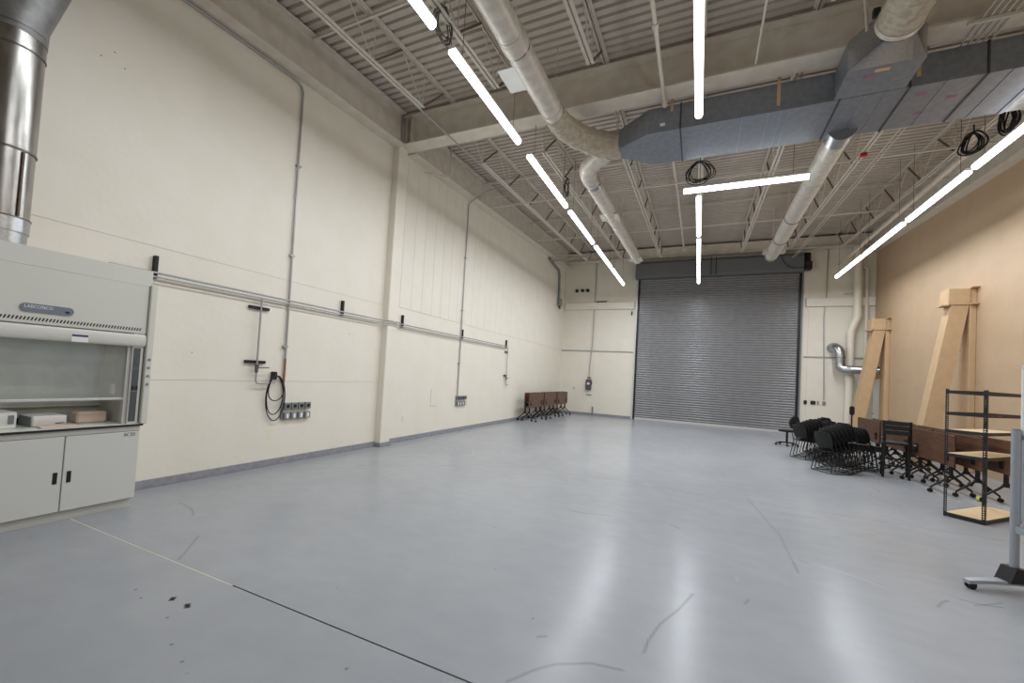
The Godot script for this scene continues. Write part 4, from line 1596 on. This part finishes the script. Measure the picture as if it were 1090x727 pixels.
# ------------------------------------------------------------------ chairs
# local: the sitter looks along -z
func make_chair() -> Node3D:
	var o := Node3D.new()
	var st := g()
	var rows := []
	for i in 7:
		var v := float(i) / 6.0
		var line := []
		for j in 7:
			var u := float(j) / 6.0 - 0.5
			var w := 0.46 * (1.0 - 0.12 * absf(v - 0.5))
			var y := 0.445 + 0.05 * u * u * 4.0 * 0.4 - 0.02 * sin(v * PI) - (0.04 * (0.15 - v) / 0.15 if v < 0.15 else 0.0)
			line.append(Vector3(u * w, y, -0.23 + v * 0.44))
		rows.append(line)
	plate(st, rows, 0.014)
	part(o, "seat", st, M.black_soft)
	st = g()
	rows = []
	for i in 7:
		var v := float(i) / 6.0
		var line := []
		for j in 7:
			var u := float(j) / 6.0 - 0.5
			var w := 0.45 - 0.10 * pow(absf(v - 0.5) * 2.0, 3.0)
			line.append(Vector3(u * w, 0.52 + v * 0.32 - 0.02 * u * u, 0.19 + v * 0.09 - 0.16 * u * u))
		rows.append(line)
	plate(st, rows, 0.014)
	part(o, "backrest", st, M.black_soft)
	for s in [-1, 1]:
		st = g()
		var x: float = s * 0.238
		tube(st, bent([Vector3(x * 0.9, 0.435, -0.16), Vector3(x, 0.42, -0.2), Vector3(x * 1.08, 0.012, -0.25), Vector3(x * 1.08, 0.012, 0.24), Vector3(x, 0.42, 0.16), Vector3(x * 0.95, 0.56, 0.21), Vector3(x * 0.9, 0.66, 0.245)], 0.035, 3), 0.0085, 6)
		part(o, "sled_frame", st, M.black)
	for z in [[-0.25, 0.012], [0.24, 0.012], [0.0, 0.42]]:
		st = g()
		tube(st, [Vector3(-0.24, z[1], z[0]), Vector3(0.24, z[1], z[0])], 0.007, 6)
		part(o, "cross_rod", st, M.black)
	return o


func chairs() -> void:
	var proto: Node3D = null
	# stacks: foot of the first chair, heading of the sitter, how many, step along the heading
	var stacks := [
		[2.62, -10.85, -62.0, 7, "black sled-base chair in the stack closest to the tall stool"],
		[2.95, -12.0, -66.0, 6, "black sled-base chair in the second stack from the tall stool"],
		[2.52, -12.55, -62.0, 6, "black sled-base chair in the third stack from the tall stool"],
		[3.0, -13.0, -66.0, 5, "black sled-base chair in the fourth stack from the tall stool"],
		[3.05, -14.0, -70.0, 6, "black sled-base chair in the stack between swivel chair and tan wall"],
		[3.3, -11.75, -64.0, 4, "black sled-base chair in the stack before the folded tables"]]
	for s in stacks:
		var turn := deg_to_rad(s[2])
		var fwd := Vector3(0, 0, -1).rotated(Vector3.UP, turn)
		for k in s[3]:
			var at: Vector3 = Vector3(s[0], 0, s[1]) + fwd * 0.085 * k + Vector3(0, 0.03 * k, 0)
			var c: Node3D
			var tier: String = ["lowest", "second from the floor", "third from the floor", "fourth from the floor", "fifth from the floor", "sixth from the floor", "seventh from the floor"][k]
			if k == s[3] - 1:
				tier = "topmost"
			var label: String = (s[4] as String) + ", " + tier
			if proto == null:
				proto = make_chair()
				proto.name = "stacking_chair"
				used[str(get_instance_id()) + "/stacking_chair"] = 1
				add_child(proto)
				meta(proto, label, "chair", "stack closest to the tall stool")
				proto.position = at
				proto.rotation.y = turn
			else:
				c = copy(proto, at, turn, label, (s[4] as String).replace("black sled-base chair in the ", ""))
	# swivel chair
	var o := thing("swivel_chair", "black swivel chair with round back and five-armed base by the rolling door", "chair", Vector3(2.52, 0, -15.1), deg_to_rad(48))
	var st := g()
	var rows := []
	for i in 7:
		var line := []
		for j in 9:
			var a := TAU * j / 8.0
			var r := 0.001 + 0.23 * float(i) / 6.0
			line.append(Vector3(cos(a) * r, 0.47 - 0.03 * pow(float(i) / 6.0, 4.0), sin(a) * r))
		rows.append(line)
	plate(st, rows, 0.05)
	part(o, "seat", st, M.black_soft)
	st = g()
	rows = []
	for i in 6:
		var line := []
		for j in 17:
			var a := TAU * j / 16.0
			var r := 0.001 + 0.22 * float(i) / 5.0
			line.append(Vector3(cos(a) * r, 0.72 + sin(a) * r * 0.9, 0.22 - 0.3 * pow(cos(a) * r, 2.0)))
		rows.append(line)
	plate(st, rows, 0.05)
	part(o, "backrest", st, M.black_soft)
	st = g()
	tube(st, curve([Vector3(0, 0.44, 0.1), Vector3(0, 0.46, 0.27), Vector3(0, 0.62, 0.27), Vector3(0, 0.75, 0.25)]), 0.02, 8)
	part(o, "back_stem", st, M.black)
	st = g()
	tube(st, [Vector3(0, 0.44, 0), Vector3(0, 0.1, 0)], [0.03, 0.03], 10)
	part(o, "gas_column", st, M.black)
	for k in 5:
		var d := Vector3(0, 0, 0.29).rotated(Vector3.UP, TAU * k / 5.0 + 0.3)
		st = g()
		cbar(st, Vector3(0, 0.1, 0), d + Vector3(0, 0.075, 0), 0.045, 0.03, 0.006)
		var leg := part(o, "base_arm", st, M.black)
		st = g()
		tube(st, [d + Vector3(-0.02, 0.03, 0), d + Vector3(0.02, 0.03, 0)], 0.03, 12)
		part(leg, "castor", st, M.black)
	# black paddle standing behind the stacks
	o = thing("black_paddle", "black stick with a paddle-shaped head standing up behind the stacked chairs", "stick", Vector3(4.05, 0, -14.95))
	st = g()
	tube(st, [Vector3(0, 0.0, 0), Vector3(0, 1.12, 0)], 0.02, 8)
	part(o, "shaft", st, M.black)
	st = g()
	extrude(st, round_rect(0.11, 0.26, 0.05, 5), 0.05, Transform3D(Basis(), Vector3(0, 1.2, -0.025)))
	part(o, "head", st, M.black)

	# tall stool with a back, back towards the camera
	o = thing("tall_stool", "tall black wooden stool with slatted back before the folded tables", "stool", Vector3(3.78, 0, -11.22), deg_to_rad(-14))
	for s in [-1, 1]:
		st = g()
		var x: float = s * 0.2
		tube(st, [Vector3(x, 0.0, 0.2), Vector3(x * 0.92, 0.62, 0.15), Vector3(x * 0.92, 0.75, 0.15), Vector3(x * 1.02, 1.17, 0.24)], 0.023, 4)
		part(o, "back_leg", st, M.black)
		st = g()
		tube(st, [Vector3(x, 0.0, -0.2), Vector3(x * 0.92, 0.68, -0.17)], 0.023, 4)
		part(o, "front_leg", st, M.black)
		st = g()
		bar(st, Vector3(x, 0.3, 0.18), Vector3(x, 0.3, -0.19), 0.02, 0.035)
		part(o, "stretcher", st, M.black)
	for p in [[0.25, 0.19], [0.35, -0.19]]:
		st = g()
		bar(st, Vector3(-0.19, p[0], p[1]), Vector3(0.19, p[0], p[1]), 0.02, 0.035)
		part(o, "stretcher", st, M.black)
	st = g()
	cbx(st, Vector3(-0.21, 0.68, -0.21), Vector3(0.21, 0.73, 0.18), 0.012)
	part(o, "seat", st, M.black_soft)
	for y in [0.93, 1.03, 1.125]:
		st = g()
		cbx(st, Vector3(-0.2, y - 0.043, 0.17 + (y - 0.75) * 0.2), Vector3(0.2, y + 0.043, 0.19 + (y - 0.75) * 0.2), 0.006)
		part(o, "back_slat", st, M.black)


# ------------------------------------------------------------------ steel shelf and whiteboard
func shelf_and_whiteboard() -> void:
	# local x along the long side, z along the short side; corner post at the origin
	var ang := atan2(0.73, 0.68)   # long side runs to +x, -z
	var o := thing("steel_shelf", "black boltless steel shelf with chipboard boards standing before the folded tables", "shelf", Vector3(3.27, 0, -8.08), ang)
	var L := 1.2
	var D := 0.42
	for p in [[0.0, 0.0, 1, 1], [0.0, D, 1, -1], [L, 0.0, -1, 1], [L, D, -1, -1]]:
		# slotted angle post: strips with rungs between real holes
		var st := g()
		for f in 2:
			var wdt := 0.036
			for e in [0.0, wdt - 0.009]:
				var a := Vector3(p[0], 0, p[1])
				var u := Vector3(p[2], 0, 0) if f == 0 else Vector3(0, 0, p[3])
				var v := Vector3(0, 0, p[3]) if f == 0 else Vector3(p[2], 0, 0)
				var q0: Vector3 = a + u * e
				bx(st, q0, q0 + u * 0.009 + v * 0.002 + Vector3(0, 1.82, 0))
			for k in 61:
				var a := Vector3(p[0], k * 0.03, p[1])
				var u := Vector3(p[2], 0, 0) if f == 0 else Vector3(0, 0, p[3])
				var v := Vector3(0, 0, p[3]) if f == 0 else Vector3(p[2], 0, 0)
				var q0: Vector3 = a + u * 0.009
				bx(st, q0, q0 + u * (wdt - 0.018) + v * 0.002 + Vector3(0, 0.017, 0))
		part(o, "post", st, M.dark)
	for y in [[0.06, true], [0.90, true], [1.24, true], [1.49, false], [1.80, false]]:
		var st := g()
		var yy: float = y[0]
		for z in [0.004, D - 0.004]:
			bx(st, Vector3(0.0, yy - 0.045, z - 0.003), Vector3(L, yy, z + 0.003))
		for x in [0.004, L - 0.004]:
			bx(st, Vector3(x - 0.003, yy - 0.045, 0), Vector3(x + 0.003, yy, D))
		for z in [0.004, D - 0.016]:
			bx(st, Vector3(0.0, yy - 0.016, z), Vector3(L, yy - 0.013, z + 0.012))
		var fr := part(o, "shelf_frame", st, M.dark)
		if y[1]:
			st = g()
			bx(st, Vector3(0.008, yy - 0.012, 0.008), Vector3(L - 0.008, yy - 0.001, D - 0.008))
			part(fr, "shelf_board", st, M.chipboard, "chipboard board")
	var st2 := g()
	bx(st2, Vector3(0.30, 1.465, D + 0.0005), Vector3(0.42, 1.478, D + 0.004))
	part(o, "red_sticker", st2, M.red)

	# whiteboard on a wheeled stand, mostly beyond the right edge of the view
	var wb := thing("whiteboard", "white board on silver posts with curved wheeled feet", "whiteboard", Vector3(2.6, 0, -5.25), atan2(0.14, 0.36))
	# local x along the foot (away from the room's middle), the board spreads along +z
	var W := 1.75
	for z in [0.0, W]:
		var st := g()
		tube(st, [Vector3(0, 0.16, z), Vector3(0, 1.42, z)], 0.031, 20)
		var post := part(wb, "post", st, M.silver)
		st = g()
		tube(st, [Vector3(0, 1.42, z), Vector3(0, 1.432, z)], 0.026, 16)
		part(post, "post_cap", st, M.grey)
		st = g()
		var poly := PackedVector2Array([Vector2(-0.1, 0.09), Vector2(0.1, 0.09), Vector2(0.045, 0.215), Vector2(-0.045, 0.215)])
		extrude(st, poly, 0.13, Transform3D(Basis(), Vector3(0, 0, z - 0.065)))
		part(wb, "skirt", st, M.black, "black skirt")
		st = g()
		var pts := []
		var rr := []
		for k in 13:
			var u := float(k) / 12.0 * 2.0 - 1.0
			pts.append([u * 0.4, 0.10 - 0.022 * u * u, 0.05 - 0.022 * absf(u)])
		for k in 12:
			var a: Array = pts[k]
			var b: Array = pts[k + 1]
			for s in [-1.0, 1.0]:
				pass
			quad(st, Vector3(a[0], a[1], z + a[2]), Vector3(b[0], b[1], z + b[2]), Vector3(b[0], b[1], z - b[2]), Vector3(a[0], a[1], z - a[2]))
			quad(st, Vector3(a[0], a[1] - 0.03, z - a[2]), Vector3(b[0], b[1] - 0.03, z - b[2]), Vector3(b[0], b[1] - 0.03, z + b[2]), Vector3(a[0], a[1] - 0.03, z + a[2]))
			quad(st, Vector3(a[0], a[1] - 0.03, z + a[2]), Vector3(b[0], b[1] - 0.03, z + b[2]), Vector3(b[0], b[1], z + b[2]), Vector3(a[0], a[1], z + a[2]))
			quad(st, Vector3(b[0], b[1] - 0.03, z - b[2]), Vector3(a[0], a[1] - 0.03, z - a[2]), Vector3(a[0], a[1], z - a[2]), Vector3(b[0], b[1], z - b[2]))
		for k in [0, 12]:
			var a: Array = pts[k]
			quad(st, Vector3(a[0], a[1] - 0.03, z - a[2]), Vector3(a[0], a[1] - 0.03, z + a[2]), Vector3(a[0], a[1], z + a[2]), Vector3(a[0], a[1], z - a[2]))
		var foot := part(wb, "foot", st, M.silver)
		for s in [-1, 1]:
			st = g()
			tube(st, [Vector3(s * 0.35, 0.075, z), Vector3(s * 0.35, 0.05, z)], 0.012, 8)
			tube(st, [Vector3(s * 0.36, 0.032, z - 0.024), Vector3(s * 0.36, 0.032, z - 0.006)], 0.032, 14)
			tube(st, [Vector3(s * 0.36, 0.032, z + 0.006), Vector3(s * 0.36, 0.032, z + 0.024)], 0.032, 14)
			part(foot, "castor", st, M.black)
	var st := g()
	bx(st, Vector3(0.036, 0.62, 0.02), Vector3(0.056, 1.98, W - 0.02))
	part(wb, "board", st, M.board)
	st = g()
	for z in [0.0, W - 0.03]:
		cbx(st, Vector3(0.032, 0.6, z), Vector3(0.062, 2.0, z + 0.02), 0.004)
	for y in [0.6, 1.97]:
		cbx(st, Vector3(0.032, y, 0), Vector3(0.062, y + 0.03, W), 0.004)
	part(wb, "board_frame", st, M.board)
	st = g()
	bar(st, Vector3(0, 0.55, 0), Vector3(0, 0.55, W), 0.04, 0.06)
	part(wb, "cross_rail", st, M.silver)
	for z in [0.0, W]:
		st = g()
		tube(st, [Vector3(0.02, 1.36, z), Vector3(0.075, 1.36, z)], 0.03, 14)
		part(wb, "pivot_knob", st, M.grey)


# ------------------------------------------------------------------ cable coils among the lights
func coil(called: String, at: Vector3, w: float, h: float, n: int, r: float, m: Material, label: String, turn := 0.0) -> void:
	var o := thing(called, label, "cable", at, turn)
	var rng := RandomNumberGenerator.new()
	rng.seed = int(absf(at.x * 100 + at.z * 10))
	for k in n:
		var pts := []
		var ww := w * rng.randf_range(0.6, 1.0) / 2
		var hh := h * rng.randf_range(0.75, 1.0) / 2
		var off := Vector3(rng.randf_range(-0.03, 0.03), 0, rng.randf_range(-0.05, 0.05))
		for i in 21:
			var a := TAU * i / 20.0
			pts.append(off + Vector3(0.02 * sin(a * 2 + k), -hh + cos(a) * hh, sin(a) * ww * (1.0 - 0.35 * cos(a))))
		var st := g()
		tube(st, pts, r, 6, false)
		part(o, "loop", st, m)
	var st2 := g()
	tube(st2, [Vector3(0, 0, 0), Vector3(0, roof(at.z) - 0.7 - at.y if at.y < roof(at.z) - 0.75 else 0.1, 0)], r, 5)
	part(o, "tie", st2, m)


func cables() -> void:
	coil("cable_coil", Vector3(-3.3, 6.52, -4.45), 0.42, 0.5, 8, 0.007, M.wire, "coil of grey cable tied up by the joist above the left light row")
	coil("cable_coil", Vector3(-3.12, 6.2, -3.55), 0.3, 0.35, 4, 0.006, M.cable_pale, "coil of pale cable beside the end of a left row light")
	coil("cable_coil", Vector3(-3.24, 6.72, -9.85), 0.4, 0.5, 7, 0.008, M.wire, "coil of grey cable hanging from the joist beyond the canvas elbow")
	coil("cable_coil", Vector3(-0.15, 6.45, -9.5), 0.55, 0.5, 6, 0.009, M.cable, "coil of black cable over the crosswise light", PI / 2)
	coil("cable_coil", Vector3(4.35, 6.5, -10.0), 0.4, 0.4, 6, 0.012, M.cable, "coil of black cable over the right light row, hung on the strut end", 0.6)
	coil("cable_coil", Vector3(4.45, 6.52, -9.3), 0.3, 0.5, 7, 0.012, M.cable, "coil of black cable beside the white drooping cable", 0.3)
	var st := g()
	tube(st, curve([Vector3(4.5, 6.5, -9.0), Vector3(4.65, 6.1, -8.9), Vector3(4.95, 6.0, -8.8), Vector3(5.15, 6.3, -8.7), Vector3(5.15, 6.5, -8.6)]), 0.014, 6)
	solo("drooping_cable", st, M.cable_pale, "white cable drooping beside the black coils near the tan wall", "cable")
